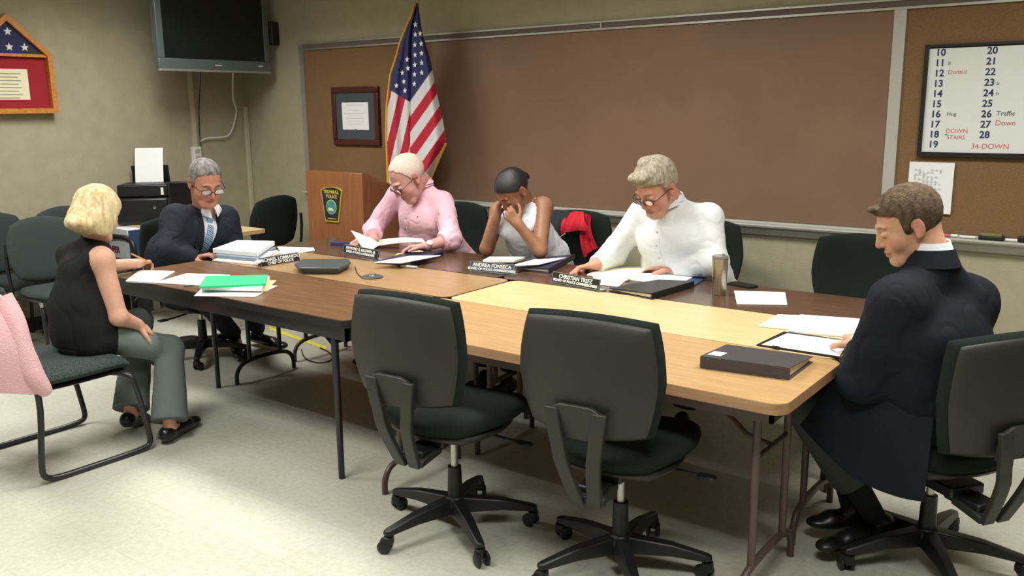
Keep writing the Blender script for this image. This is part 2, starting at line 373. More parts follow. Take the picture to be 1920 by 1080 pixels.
# whiteboard with shift numbers
wb=empty('whiteboard',(-.65,4.97,1.6),0,'black framed whiteboard listing numbers 10 to 28 with red handwritten notes','whiteboard')
def inw(o,p): o.matrix_parent_inverse=Matrix.Translation(p.location).inverted();return o
wx0,wx1,wz0,wz1=-1.098,-.12,1.322,1.878
inw(MB().bx(wx0+.02,wx1-.02,4.966,4.982,wz0+.02,wz1-.02).build('board_surface',mat('whiteboard_enamel',(226,232,228),.3),wb,smooth=None),wb)
f=MB()
for a in((wx0,wx1,wz0,wz0+.022),(wx0,wx1,wz1-.014,wz1),(wx0,wx0+.02,wz0+.022,wz1-.014),(wx1-.02,wx1,wz0+.022,wz1-.014)): f.bx(a[0],a[1],4.955,4.983,a[2],a[3])
inw(f.build('board_frame',M_black,wb,smooth=None),wb)
U=(1,0,0);W=(0,0,1)
zs=np.linspace(PY(1762,99,4.965)[2],PY(1748,271,4.965)[2],10)
xa=PY(1757,183,4.965)[0];xb=PY(1853,178,4.965)[0]
for i in range(10):
    text('number',str(10+i),.047,(xa,4.9655,zs[i]),U,W,M_ink,wb,bold=.0012)
    if i<9: text('number',str(20+i),.047,(xb,4.9655,zs[i]),U,W,M_ink,wb,bold=.0012)
for s,px,py,sz,m in(('Donald',1795,135,.029,M_red),('Hog',1784,214,.026,M_blk),('DOWN',1794,246,.03,M_red),('STAIRS',1792,258,.028,M_red),('Traffic',1886,213,.032,M_blk),('Down',1885,231,.036,M_red),('34-DOWN',1856,275,.036,M_red),('-',1774,251,.05,M_blk),('Sl',1780,119,.02,M_blk),('St',1871,157,.02,M_blk),('St',1870,176,.02,M_blk)):
    p=PY(px,py,4.9655);text('note',s,sz,p,U,W,m,wb,bold=0)
def poster(name,label,cat,p0,p1,y,m,lines=None,tilt=0):
    """paper fixed flat to the board wall between two pixel corners"""
    a=PY(*p0,y);b=PY(*p1,y);x0,x1=sorted((a[0],b[0]));z0,z1=sorted((a[2],b[2]))
    o=MB().sheet(lambda u,v:(x0+(x1-x0)*u,y-.004*math.sin(u*3)*(1-v)-.002,z0+(z1-z0)*v),6,6,.0008).build(name,m)
    return tag(o,label,cat),x0,x1,z0,z1
o,x0,x1,z0,z1=poster('paper_sheet','white printed sheet pinned to cork under the whiteboard','paper',(1706,303),(1782,402),4.972,M_paper)
M_grey=mat('grey_print',(176,182,184),.7);M_grey2=mat('light_grey_print',(205,208,206),.7)
f=MB();rg=np.random.RandomState(3)
for i in range(16):
    z=z1-.04-i*.012
    for j in range(7):
        if rg.rand()<.6: f.bx(x0+.03+j*.02,x0+.03+j*.02+.006+.008*rg.rand(),4.9605,4.962,z,z+.004)
f.build('printed_table',M_grey,o,smooth=None)
# framed certificate beside the flag
fr=empty('framed_certificate',(-5.29,4.98,1.53),0,'mahogany framed certificate with dark grey mat hanging left of the flag','picture frame')
a=PY(622,164,4.97);b=PY(714,273,4.97);x0,x1,z0,z1=a[0],b[0],b[2],a[2];w=.045
f=MB()
for q in((x0,x1,z0,z0+w),(x0,x1,z1-w,z1),(x0,x0+w,z0+w,z1-w),(x1-w,x1,z0+w,z1-w)): f.bx(q[0],q[1],4.955,4.983,q[2],q[3])
inw(f.build('frame_moulding',M_mahog,fr,bevel=.005),fr)
inw(MB().bx(x0+w,x1-w,4.966,4.982,z0+w,z1-w).build('mat_board',mat('slate_mat',(66,74,80),.8),fr,smooth=None),fr)
cx,cz=(x0+x1)/2,(z0+z1)/2
inw(MB().bx(x0+.115,x1-.115,4.962,4.968,z0+.12,z1-.12).build('certificate',M_paper,fr,smooth=None),fr)
f=MB()
for i,wd in enumerate((.07,.10,.09,.05,.12,.08,.11,.09,.07)): f.bx(cx-wd,cx+wd,4.9605,4.962,cz+.105-i*.021,cz+.108-i*.021) if i!=2 else None
inw(f.build('printed_lines',M_grey2,fr,smooth=None),fr)
inw(MB().lathe([(0,0),(.014,0),(.014,.002),(0,.002)],(cx,4.9605,cz-.115),14,R=[[1,0,0],[0,0,1],[0,1,0]]).build('seal',mat('seal_ink',(70,80,90),.6),fr),fr)
# ---------------------------------------------------------------- left wall: shadow box, TV, conduits, switch
YL=XL+.002
sb=empty('shadow_box',(XL,2.9,1.6),0,'house shaped oak shadow box with folded starred flag above red matted certificate','display case')
def pl(px,py,x=XL+.05): return PX(px,py,x)
ya=pl(8,25);yr=pl(95,103);yb=pl(100,212);sh=pl(83,106)
yc=ya[1];hw=yr[1]-yc;zbm,zmid,ztop=yb[2],yr[2],ya[2]
def ring(o,i,x0,x1,mb):
    n=len(o)
    for k in range(n):
        a,b,c,d=o[k],o[(k+1)%n],i[(k+1)%n],i[k]
        mb.prism([a,b,c,d],(x0,x1),(0,0,0),(0,1,0),(0,0,1),(1,0,0))
out=[(yc-hw,zbm),(yc+hw,zbm),(yc+hw,zmid),(yc,ztop),(yc-hw,zmid)]
t=.035;inn=[(yc-hw+t,zbm+t),(yc+hw-t,zbm+t),(yc+hw-t,zmid-t*.3),(yc,ztop-t*1.35),(yc-hw+t,zmid-t*.3)]
f=MB();ring(out,inn,XL+.001,XL+.075,f);f.bx(XL+.001,XL+.06,yc-hw+t,yc+hw-t,zmid-.02,zmid+.0);inw(f.build('oak_case',M_frameoak,sb,smooth=None),sb)
inw(MB().prism([inn[4],inn[2],inn[3]],(XL+.004,XL+.05),(0,0,0),(0,1,0),(0,0,1),(1,0,0)).build('folded_flag',mat('flag_navy',(44,44,82),.85,bump=.5,bscale=400),sb,smooth=None),sb)
def star(c,r,U,W,N,d=(0,.002)):
    p=[(r*(1 if i%2==0 else .42)*math.sin(PI*i/5),r*(1 if i%2==0 else .42)*math.cos(PI*i/5)) for i in range(10)]
    return MB().prism(p,d,c,U,W,N)
M_star=mat('star_white',(220,222,226),.8)
sp_=[pl(14,59),pl(17,88),pl(46,89)];sp_.append(np.array([0,2*yc-sp_[2][1],sp_[2][2]]))
for q_ in sp_:
    s=star((XL+.0505,q_[1],q_[2]),.030,(0,1,0),(0,0,1),(1,0,0));inw(s.build('star',M_star,sb,smooth=None),sb)
inw(MB().bx(XL+.004,XL+.03,yc-hw+t,yc+hw-t,zbm+t,zmid-.02).build('red_mat',mat('red_felt',(150,26,38),.85),sb,smooth=None),sb)
c2=pl(57,187,XL+.03);c1z=pl(50,130,XL+.03)[2]
inw(MB().bx(XL+.03,XL+.033,c2[1]-.42,c2[1],c2[2],c1z).build('certificate',M_paper2,sb,smooth=None),sb)
f=MB()
for i in range(8): f.bx(XL+.033,XL+.034,c2[1]-.36+.02*(i%3),c2[1]-.05-.02*(i%2),c1z-.035-i*.024,c1z-.03-i*.024)
inw(f.build('printed_lines',mat('olive_print',(120,124,96),.7),sb,smooth=None),sb)
# television
xt=-6.2
bl=PX(298,130,xt);br_=PX(513,139,xt);tv=empty('television',(XL,4.4,2.2),0,'grey flat screen television on a wall mount above the corner','television')
y0,y1,z0=bl[1],br_[1]-.03,bl[2];z1=z0+.66;bz=.055
f=MB()
for q in((y0,y1,z0,z0+.085),(y0,y1,z1-.05,z1),(y0,y0+bz,z0+.085,z1-.05),(y1-bz,y1,z0+.085,z1-.05)): f.bx(xt-.01,xt+.012,q[0],q[1],q[2],q[3])
f.bx(xt-.09,xt-.01,y0+.02,y1-.02,z0+.02,z1-.02);M_tv=mat('tv_bezel_slate',(84,94,94),.35,spec=.6)
inw(f.build('tv_body',M_tv,tv,bevel=.006),tv)
inw(MB().bx(xt-.005,xt+.004,y0+bz,y1-bz,z0+.085,z1-.05).build('screen',mat('tv_screen',(24,30,28),.25,spec=.4),tv,smooth=None),tv)
inw(MB().bx(xt-.012,xt+.016,y0,y1,z0-.01,z0+.006).build('silver_lip',M_alu,tv,bevel=.003),tv)
inw(MB().bx(xt+.012,xt+.0135,(y0+y1)/2-.03,(y0+y1)/2+.03,z0+.04,z0+.046).bx(xt+.012,xt+.0135,y1-.13,y1-.085,z0+.042,z0+.052).build('bezel_marks',M_white,tv,smooth=None),tv)
inw(MB().bx(XL,XL+.03,4.25,4.75,1.95,2.35).box((-6.45,4.5,2.15),(.2,.03,.06)).build('wall_mount',M_black,tv,bevel=.005),tv)
o=MB().bx(-6.02,-5.96,4.965,4.998,0,.01).build('x',M_black) if 0 else None
a=PY(522,85,4.98);b=PY(510,42,4.98);o=MB().bx(b[0],a[0],4.92,4.999,a[2],b[2]).build('wall_speaker',M_black,bevel=.01);MB().bx(b[0]+.01,a[0]-.01,4.912,4.92,a[2]+.015,b[2]-.015).build('speaker_grille',M_shell,o,bevel=.004);tag(o,'small black box speaker on wall just right of the television','speaker')
M_cond=mat('ivory_raceway',(190,184,156),.5)
c1=PX(366,275,XL+.012)
o=MB().bx(XL,XL+.025,c1[1]-.02,c1[1]+.02,c1[2],2.3).build('cable_raceway',M_cond,bevel=.003);tag(o,'ivory cable raceway running from television down to the wall socket','raceway')
o=MB().bx(XL+.002,XL+.03,4.955,4.995,.102,1.62).build('cable_raceway',M_cond,bevel=.003);tag(o,'ivory cable raceway rising from floor in the room corner','raceway')
ob=empty('wall_outlet_box',(XL,c1[1],1.2),0,'white surface socket box under the raceway behind seated man in suit','socket')
inw(MB().bx(XL,XL+.045,c1[1]-.04,c1[1]+.035,1.15,c1[2]).build('box_body',M_white,ob,bevel=.004),ob)
inw(MB().bx(XL+.045,XL+.048,c1[1]-.025,c1[1]+.02,c1[2]-.055,c1[2]-.02).bx(XL+.045,XL+.048,c1[1]-.025,c1[1]+.02,c1[2]-.11,c1[2]-.075).build('socket_face',M_alu2,ob,smooth=None),ob)
pts=[PX(px,py,XL+d) for px,py,d in((437,132,.3),(436,160,.2),(437,190,.1),(444,205,.05),(440,228,.04),(433,250,.04),(424,257,.04),(405,258,.03),(385,259,.03),(374,266,.03))]
tag(MB().tube(pts,.006,8,2).build('white_cable',M_white),'white cable looping from television down to the raceway','cable')
pts=[PX(px,py,XL+d) for px,py,d in((376,132,.25),(375,170,.05),(373,200,.035),(374,240,.035),(376,285,.035),(379,320,.035))]
tag(MB().tube(pts,.004,6,1).build('black_cable',M_black),'thin black cable beside the raceway under the television','cable')
# ================================================================ TABLES
def table(x0,x1,y0,y1,top,edge,tube,label,legs='wishbone',loc=None,thick=.036,rc=.05,ends=(1,1),skirt=.045,a=.05):
    t=empty('folding_table',((x0+x1)/2,(y0+y1)/2,0),0,label,'table','folding tables pushed together')
    hx,hy=(x1-x0)/2-.003,(y1-y0)/2-.003
    MB().prism(rrect(-hx,hx,-hy,hy,rc),(.736,.74)).build('tabletop',top,t,smooth=30)
    MB().prism(rrect(-hx,hx,-hy,hy,rc),(.74-thick,.7359)).build('edge_band',edge,t,smooth=30)
    ap=MB()
    for q in((-hx+a,hx-a,-hy+a,-hy+a+.012),(-hx+a,hx-a,hy-a-.012,hy-a),(-hx+a,-hx+a+.012,-hy+a,hy-a),(hx-a-.012,hx-a,-hy+a,hy-a)): ap.bx(*q,.74-thick-skirt,.7401-thick)
    ap.build('apron',tube,t,smooth=None)
    for sx,on in((-1,ends[0]),(1,ends[1])):
        if not on: continue
        X=sx*(hx-.13)
        if legs=='wishbone':
            for sy in(-1,1): MB().tube([(X,sy*(hy-.14),.71),(X,sy*(hy-.14),.12)],.0135,10).build('leg',tube,t)
            MB().tube([(X,-hy+.04,0),(X,-hy+.04,.07),(X,-hy+.09,.125),(X,0,.135),(X,hy-.09,.125),(X,hy-.04,.07),(X,hy-.04,0)],.013,10,2).build('foot_rail',tube,t)
            MB().tube([(X-sx*.30,0,.70),(X-sx*.09,0,.52),(X,0,.50)],.009,8).tube([(X,-hy+.14,.50),(X,hy-.14,.50)],.008,8).build('folding_brace',tube,t)
        else:
            for sy in(-1,1): MB().tube([(X,sy*(hy-.05),.71),(X,sy*(hy-.05),.0)],[.017,.014],10).build('leg',tube,t)
            MB().tube([(X,-hy+.05,.62),(X,hy-.05,.62)],.008,8).tube([(X-sx*.26,0,.69),(X,0,.56)],.007,8).tube([(X-sx*.12,-hy+.05,.69),(X,-hy+.05,.6)],.008,8).build('folding_brace',tube,t)
    return t
T_oak=table(-2.665,-.835,2.415,2.98,M_oak,M_oakedge,M_brown,'light oak folding table nearest the camera, black binder lying on it')
T_map=table(-2.62,-.86,2.98,3.505,M_maple,M_oakedge,M_brown,'pale maple table between the oak table and the right dark table')
T_bdr=table(-2.72,-.90,3.505,4.03,M_dark2,M_black,M_brown,'dark walnut table in front of the white shirt man, steel tumbler on it')
T_bdl=table(-4.56,-2.73,3.505,4.03,M_dark2,M_black,M_brown,'dark walnut table in front of the man in the pink shirt')
T_tan=table(-4.46,-2.63,2.99,3.50,M_tan,M_black,M_tube,'tan table holding the flat grey device and silver puck')
T_ld=table(-4.50,-2.67,2.41,2.985,M_dark,M_black,M_tube,'dark walnut table at left with the bright green folder on it',legs='straight',skirt=.06,a=.022)

# ================================================================ SWIVEL TASK CHAIR (faces local +Y)
def make_task():
    r=empty('task_chair',(0,0,0),0,'task chair','office chair','swivel task chairs round the meeting tables')
    S=lambda p:(p[0]*(1-.12*(p[1]<0)*abs(p[1])/.24),p[1],p[2]*1+ (.018*(abs(p[0])/.25)**2) - .05*max(0,(p[1]-.14)/.1)**1.5*(1) )
    MB().pillow(.25,.255,.048,c=.38,n=18,fn=S,e=5,O=(0,.02,.445)).build('seat',M_fab,r)
    MB().pillow(.215,.205,.028,c=.38,n=12,e=5,O=(0,0,.405)).build('seat_pan',M_shell,r)
    def bend(p,extra=0):
        x,z,t=p                                   # x width, z height, t thickness
        w=1-.10*(-z/.25 if z<0 else 0)-.02*max(0,z/.25)
        return (x*w, -.275+ .055*(x/.235)**2 - .10*(z+.2) - .04*math.cos((z+.05)*6) - t, z)
    MB().pillow(.236,.192,.012,c=.20,n=18,fn=bend,e=8,O=(0,0,.748)).build('backrest_shell',M_shell,r)
    MB().pillow(.249,.205,.028,c=.20,n=18,fn=lambda p:(lambda q:(q[0],q[1]+.028,q[2]))(bend(p)),e=6,O=(0,0,.748)).build('backrest_cushion',M_fab,r)
    # forked spine below and behind the backrest
    sp=MB()
    def yb(z): return bend((0,z-.735,0))[1]-.016
    for sx in(-1,1):
        def rib(u,v,sx=sx):
            z=.66-u*.34;w=.108-.052*u;cx=sx*(w-.026)
            return (cx+sx*(v-.5)*.048,yb(max(z,.53))-.008-.02*math.sin(u*PI)+max(0,.50-z)*.3,z)
        sp.sheet(rib,14,2,.02)
    sp.sheet(lambda u,v:((v-.5)*2*(.10-.012*u)*math.sqrt(max(.0,1-(1-min(1,u*2.2+.15))**2)),yb(.675-u*.115)-.006,.675-u*.115),8,8,.016)
    sp.sheet(lambda u,v:((v-.5)*.115,yb(.53)+.045+u*.12,.33+.02*u),3,3,.026)
    sp.build('back_support',M_shell,r,bevel=.004)
    m=MB().bx(-.07,.07,-.16,.09,.355,.395).bx(-.045,.045,-.25,-.1,.335,.37);m.build('tilt_mechanism',M_black,r,bevel=.008)
    lv=MB().tube([(.05,.03,.37),(.21,.05,.355),(.27,.05,.352)],.006,8).build('height_lever',M_black,r);MB().pillow(.035,.02,.007,c=.3,n=6,O=(.285,.05,.352)).build('paddle',M_black,lv)
    MB().tube([(0,0,.12),(0,0,.38)],.0135,14).build('gas_lift',M_alu,r)
    MB().lathe([(0,.07),(.034,.07),(.03,.12),(.026,.255),(.0,.256)],n=16).build('lift_cover',M_black,r)
    b=MB();c=None
    for i in range(5):
        a=2*PI*i/5+.3;d=np.array([math.cos(a),math.sin(a),0]);s_=np.array([-d[1],d[0],0])
        vs=[]
        for t,w,zt_,zb_ in((.02,.034,.135,.075),(.18,.026,.118,.078),(.30,.02,.09,.066),(.315,.014,.085,.068)):
            for sw,zz in((-1,zb_),(1,zb_),(.7,zt_),(-.7,zt_)): vs.append(d*t+s_*w*sw+np.array([0,0,zz]))
        b.add(vs,[(k*4+j,k*4+(j+1)%4,k*4+4+(j+1)%4,k*4+4+j) for k in range(3) for j in range(4)]+[(3,2,1,0),(12,13,14,15)])
    b.lathe([(0,.07),(.05,.07),(.05,.12),(.035,.14),(0,.14)],n=16).build('star_base',M_black,r,bevel=.005)
    for i in range(5):
        a=2*PI*i/5+.3;w=empty('x',(0,0,0)) if 0 else None
        cm=MB();cx,cy=.30*math.cos(a),.30*math.sin(a);ta=a+.9+i
        R=np.array([[math.cos(ta),-math.sin(ta),0],[math.sin(ta),math.cos(ta),0],[0,0,1]])
        RR=R@np.array([[0,0,1],[0,1,0],[-1,0,0]])
        for o_ in(-.018,.018): cm.lathe([(0,-.008),(.02,-.008),(.026,-.004),(.026,.004),(.02,.008),(0,.008)],np.array([cx,cy,.026])+R@np.array([o_,.012,0]),16,RR)
        cm.pillow(.02,.022,.02,c=.3,n=6,O=(cx,cy,.045));cm.tube([(cx,cy,.04),(cx,cy,.075)],.007,8)
        cm.build('caster',M_black,r)
    return r
chair=make_task()
tc=[(-2.09,2.40,4,'task chair at left of the two pushed in backwards to camera before the tables'),
    (-1.42,2.50,6,'task chair at right of the two backs to camera before the light oak table'),
    (-.57,3.17,55,'task chair under the right man in navy suit, at right edge of the photo'),
    (-3.96,4.42,174,'task chair behind the man in the pink shirt'),
    (-2.98,4.42,182,'task chair with red and black jacket hanging on its back'),
    (-2.17,4.46,176,'task chair behind the man in the white shirt'),
    (-1.17,4.42,198,'empty dark green task chair between white shirt man and right suited man'),
    (-5.0,3.27,-94,'task chair under the man in navy suit and striped tie at left')]
CH_=[]
for i,(x,y,a,l) in enumerate(tc):
    c=chair if i==0 else dup(chair);c.location=(x,y,0);c.rotation_euler=(0,0,math.radians(a));c['label']=l;CH_.append(c)
    for k in c.children:
        if k.name.split('.')[0] in('star_base','caster'): k.rotation_euler=(0,0,(.31,0,.2,.5,.1,.7,.3,.6)[i])
        elif k.name.split('.')[0]!='lift_cover': k.location.z=(.035,.035,-.04,0,0,0,-.015,-.04)[i]+(.05 if i==2 and k.name.split('.')[0] in('seat','seat_pan') else 0)
# ================================================================ GUEST CHAIRS
def make_sled(label):
    """sled base chair, faces local +Y"""
    r=empty('guest_chair',(0,0,0),0,label,'chair')
    MB().pillow(.285,.26,.038,c=.16,n=16,fn=lambda p:(p[0],p[1],p[2]+.02*(p[0]/.28)**2*0-.03*max(0,(p[1]-.17)/.09)**2),O=(0,0,.445)).build('seat',M_fabseat,r)
    MB().pillow(.27,.245,.014,c=.16,n=8,O=(0,0,.402)).build('seat_board',M_black,r)
    for sx in(-1,1):
        X=.305*sx
        MB().tube([(.20*sx,.17,.395),(X-.03*sx,.20,.395),(X,.225,.37),(X,.275,.09),(X,.28,.03),(X,.235,.014),(X,0,.014),(X,-.17,.014),(X,-.225,.03),(X,-.235,.08),(X,-.20,.39),(X,-.24,.50),(X-.05*sx,-.29,.66)],.0135,12,2).build('sled_frame',M_tube,r)
    MB().pillow(.27,.2,.03,c=.2,n=14,fn=lambda p:(p[0],-.28+.03*(p[0]/.27)**2-.1*p[1]-p[2],p[1]),O=(0,0,.70)).build('backrest',M_fabseat,r)
    return r
sc_=make_sled('black sled base guest chair the blonde woman sits on, pink cardigan over its back');sc_.location=(-4.115,1.885,0)
def make_stack(label,fab,arm=False):
    r=empty('guest_chair',(0,0,0),0,label,'chair')
    MB().pillow(.24,.23,.035,c=.3,n=14,O=(0,0,.445)).build('seat',fab,r)
    MB().pillow(.25,.215,.028,c=.36,n=16,fn=lambda p:(p[0],-.235+.04*(p[0]/.24)**2-.16*p[1]-p[2],p[1]),O=(0,0,.70)).build('backrest',fab,r)
    for sx in(-1,1):
        X=.235*sx
        MB().tube([(X,.215,0),(X,.20,.40),(X,.17,.43),(X,-.15,.41)],.0125,10,1).build('leg',M_tube,r)
        MB().tube([(X,-.27,0),(X,-.22,.40),(X,-.26,.62),(X*.93,-.275,.75)],.0125,10,1).build('leg',M_tube,r)
        MB().tube([(X,.205,.40),(X,.204,.43)],.017,10).build('chrome_cap',M_chrome,r)
        if arm: MB().tube([(X*1.12,.17,.42),(X*1.14,.20,.60),(X*1.14,.16,.665),(X*1.12,-.05,.68),(X*1.08,-.26,.64)],.017,10,2).build('armrest',M_black,r)
    return r
for (x,y,a,l,fab,arm) in((-5.78,2.79,-92,'grey upholstered guest chair standing empty behind the blonde woman',M_fabg,0),
        (-6.28,3.21,-90,'black guest chair with looped armrests behind the grey chair at left',M_fabg,1),
        (-6.36,2.70,-90,'dark grey guest chair at the left edge of the photo beside left wall',M_fabg,0),
        (-6.05,4.56,93,'black guest chair with rounded back between the side table end and podium',M_fab,0)):
    c=make_stack(l,fab,arm);c.location=(x,y,0);c.rotation_euler=(0,0,math.radians(a))
# back table with printers and boxes
t=empty('side_table',(-5.95,3.83,0),0,'light wood side table along left wall behind the man in striped tie','table')
MB().prism(rrect(-.66,.66,-.22,.22,.015),(.712,.74)).build('tabletop',M_maple,t,smooth=30)
for sx in(-1,1):
    MB().bx(sx*.52-.02,sx*.52+.02,-.18,.18,.0,.025).bx(sx*.52-.018,sx*.52+.018,-.03,.03,.0255,.712).build('leg',M_alu2,t,bevel=.004)
def printer(x,y,rz,label):
    p=empty('printer',(x,y,.742),rz,label,'printer')
    MB().bx(-.19,.19,-.17,.17,0,.20).build('printer_body',M_black,p,bevel=.015)
    MB().bx(-.185,.185,-.12,.165,.203,.30).build('scanner_lid',M_black,p,bevel=.012)
    MB().bx(.135,.155,-.126,-.1202,.22,.275).build('label_plate',M_white,p,smooth=None)
    MB().bx(-.15,.15,-.178,-.170,.04,.09).build('paper_slot',mat('slot_black',(8,8,9),.5),p,smooth=None)
    MB().lathe([(0,0),(.014,0),(.012,.006),(0,.007)],(.09,-.171,.13),14,R=[[1,0,0],[0,0,-1],[0,1,0]]).build('power_button',M_chrome,p)
    MB().box((0,.20,.33),(.14,.004,.10),R=[[1,0,0],[0,.97,-.22],[0,.22,.97]]).build('paper_support',M_black,p,smooth=None)
    return p
p_=printer(-6.40,3.80,.8,'black office printer with white papers standing in its rear feeder')
o=MB();
for k in range(4): o.sheet(lambda u,v,k=k:(-.105+.21*u,.135+.06*v-.004*k+.02*(v**2),.302+.26*v-.004*k),4,8,.0012)
o=o.build('paper_stack',M_paper,loc=(-6.40,3.80,.742),rot=(0,0,.8));tag(o,'white papers standing upright in the black printer feeder','paper')
mo=empty('computer_monitor',(-5.94,3.90,.742),.75,'black monitor standing on side table just behind the left suited man','monitor')
MB().box((0,0,.22),(.17,.015,.11)).build('monitor_housing',M_black,mo,bevel=.01);MB().box((0,-.0165,.22),(.157,.002,.097)).build('screen',mat('screen_black',(14,15,18),.2),mo,smooth=None)
MB().bx(-.03,.03,-.01,.03,.012,.2).bx(-.1,.1,-.07,.09,0,.012).build('stand',M_black,mo,bevel=.004)
o=MB().pillow(.12,.09,.006,c=.05,n=4,O=(0,0,.008)).build('green_folder',mat('dark_green_card',(40,120,70),.6),loc=(-6.12,3.70,.742));tag(o,'dark green folder on the side table edge beside the printer','folder')
M_box=mat('box_white',(214,216,220),.6);M_maroon=mat('maroon_print',(130,36,60),.6)
def carton(name,label,x0,x1,y0,y1,z0,z1,m=M_box,stripe=None,txt=None,side=None,grp=None):
    c=empty(name,((x0+x1)/2,(y0+y1)/2,z0),0,label,'box',grp);hx,hy=(x1-x0)/2,(y1-y0)/2;h=z1-z0
    MB().bx(-hx,hx,-hy,hy,0,h*.8).build('carton_body',m,c,bevel=.003);MB().bx(-hx-.003,hx+.003,-hy-.003,hy+.003,h*.8,h).build('carton_lid',m,c,bevel=.003)
    if side: MB().bx(hx+.003,hx+.006,-hy,hy,.005,h*.97).build('side_label',side,c,smooth=None)
    if stripe: MB().bx(-hx-.004,hx+.006,-hy-.005,hy+.004,h*.40,h*.52).build('stripe',stripe,c,smooth=None)
    if txt: bpy.context.view_layer.update();text('printed_words',txt,h*.28,((x0+x1)/2,y0-.004,z0+h*.28),(1,0,0),(0,0,1),M_maroon,c,bold=.002)
    return c
a=PY(195,425,3.49);b=PY(245,488,3.49)
carton('storage_box','white archive box with maroon words between blonde woman and the left suited man',a[0]-.12,b[0],3.49,3.60,b[2],a[2],side=mat('blue_card',(38,60,96),.6),txt='PFIZER' if 0 else 'PAPER')
carton('storage_box','black storage crate underneath the white archive box',a[0]-.14,b[0]+.02,3.47,3.605,0,b[2]-.002,m=M_black)
M_yel=mat('yellow_print',(206,160,30),.6)
for (z0,z1,l,tx,st,mm) in((.0,.29,'white carton at the left edge, bottom of its stack','',None,M_box),(.292,.50,'white carton with maroon words at left edge, middle of stack','PAPER',M_yel,M_box),(.502,.66,'white carton with maroon words at left edge, just under brown box','PAPER',None,M_box),(.662,.72,'flat brown cardboard box on top of the cartons at left edge','',None,mat('cardboard',(150,104,66),.8))):
    carton('storage_box',l,-6.35,-5.98,2.12,2.42,z0,z1,m=mm,txt=tx,stripe=st)
# ================================================================ PODIUM
pa=PY(573,320,4.42);pb=PY(678,325,4.42);X0,X1,ZP=pa[0],pb[0],pa[2]
pd=empty('podium',((X0+X1)/2,4.62,0),0,'brown wood veneer podium with a police patch on its front','podium')
hw=(X1-X0)/2;D=.42;yf=-.2
prof=[(yf,0),(yf,ZP),(yf+.03,ZP+.012),(yf+D,ZP-.14),(yf+D,ZP-.17),(yf+.05,ZP-.02)]
f=MB().bx(-hw,hw,yf,yf+.02,.05,ZP);f.build('front_panel',M_podium,pd,bevel=.003)
for sx in(-1,1):
    f=MB();x_=sx*(hw-.009);f.prism([(yf+.0205,.05),(yf+D,.05),(yf+D,ZP-.16),(yf+.0205,ZP-.001)],(-.009,.009),(x_,0,0),(0,1,0),(0,0,1),(1,0,0));f.build('side_panel',M_podium,pd,smooth=None)
MB().prism([(yf+.021,ZP-.005),(yf+.021,ZP+.004),(yf+D,ZP-.145),(yf+D,ZP-.158)],(-hw+.002,hw-.002),(0,0,0),(0,1,0),(0,0,1),(1,0,0)).build('reading_top',M_podium,pd,smooth=None)
MB().bx(-hw+.018,hw-.018,yf+.02,yf+D-.02,.80,.82).bx(-hw+.018,hw-.018,yf+.02,yf+D-.02,.45,.47).build('shelf',M_podium,pd,smooth=None)
MB().bx(-hw-.01,hw+.01,yf-.01,yf+D+.01,0,.05).build('plinth',M_podium,pd,bevel=.004)
MB().bx(hw-.0,hw+.06,yf+.20,yf+D,.935,.955).build('side_shelf',M_podium,pd,bevel=.003)
# patch badge
yp=4.42-.004;pt=empty('police_patch',(0,4.42,1),0,'black and gold shield shaped police patch on podium front','badge')
pc=lambda px,py,y=yp:PY(px,py,y)
def pp(lst): return [(pc(x,y)[0],pc(x,y)[2]) for x,y in lst]
po=pp([(602,356),(608,352),(614,351),(622,350),(630,351),(637,354),(642,358),(636,417),(611,415)])
cxp=sum(p[0] for p in po)/9;czp=sum(p[1] for p in po)/9
inner=[(cxp+(a-cxp)*.90,czp+(b-czp)*.94) for a,b in po]
inw(MB().prism(po,(-.006,.004),(0,4.415,0),(1,0,0),(0,0,1),(0,-1,0)).build('gold_border',mat('patch_gold',(186,166,44),.6),pt,smooth=None),pt)
inw(MB().prism(inner,(.004,.006),(0,4.415,0),(1,0,0),(0,0,1),(0,-1,0)).build('black_field',mat('patch_black',(30,32,24),.7),pt,smooth=None),pt)
cs=pc(623,388);RR=[[1,0,0],[0,0,-1],[0,1,0]]
inw(MB().lathe([(0,0),(.055,0),(.055,.0025),(0,.0025)],(cs[0],4.409,cs[2]),28,R=RR).build('seal_rim',mat('seal_pale',(150,176,140),.6),pt),pt)
sea=mat('seal_blue',(60,104,140),.5,var=1,vscale=26,vrgb=(70,150,120))
inw(MB().lathe([(0,0),(.046,0),(.046,.002),(0,.002)],(cs[0],4.4065,cs[2]),28,R=RR).build('seal_scene',sea,pt),pt)
inw(MB().prism([(cs[0]-.03,cs[2]-.025),(cs[0]+.03,cs[2]-.03),(cs[0]+.012,cs[2]-.008),(cs[0]-.028,cs[2]-.004)],(0,.001),(0,4.4044,0),(1,0,0),(0,0,1),(0,-1,0)).build('seal_shore',mat('seal_cream',(206,214,180),.6),pt,smooth=None),pt)
gold=mat('patch_letter_gold',(196,180,70),.6)
q=pc(622,360);bpy.context.view_layer.update()
text('lettering','TRUMBULL',.033,(q[0],4.4085,q[2]),(1,0,0),(0,0,1),gold,pt,bold=.0008);q=pc(623,368.5);text('lettering','POLICE',.036,(q[0],4.4085,q[2]),(1,0,0),(0,0,1),gold,pt,bold=.0008)
q=pc(624,410);text('lettering','CONNECTICUT',.014,(q[0],4.4085,q[2]),(1,0,0),(0,0,1),gold,pt)
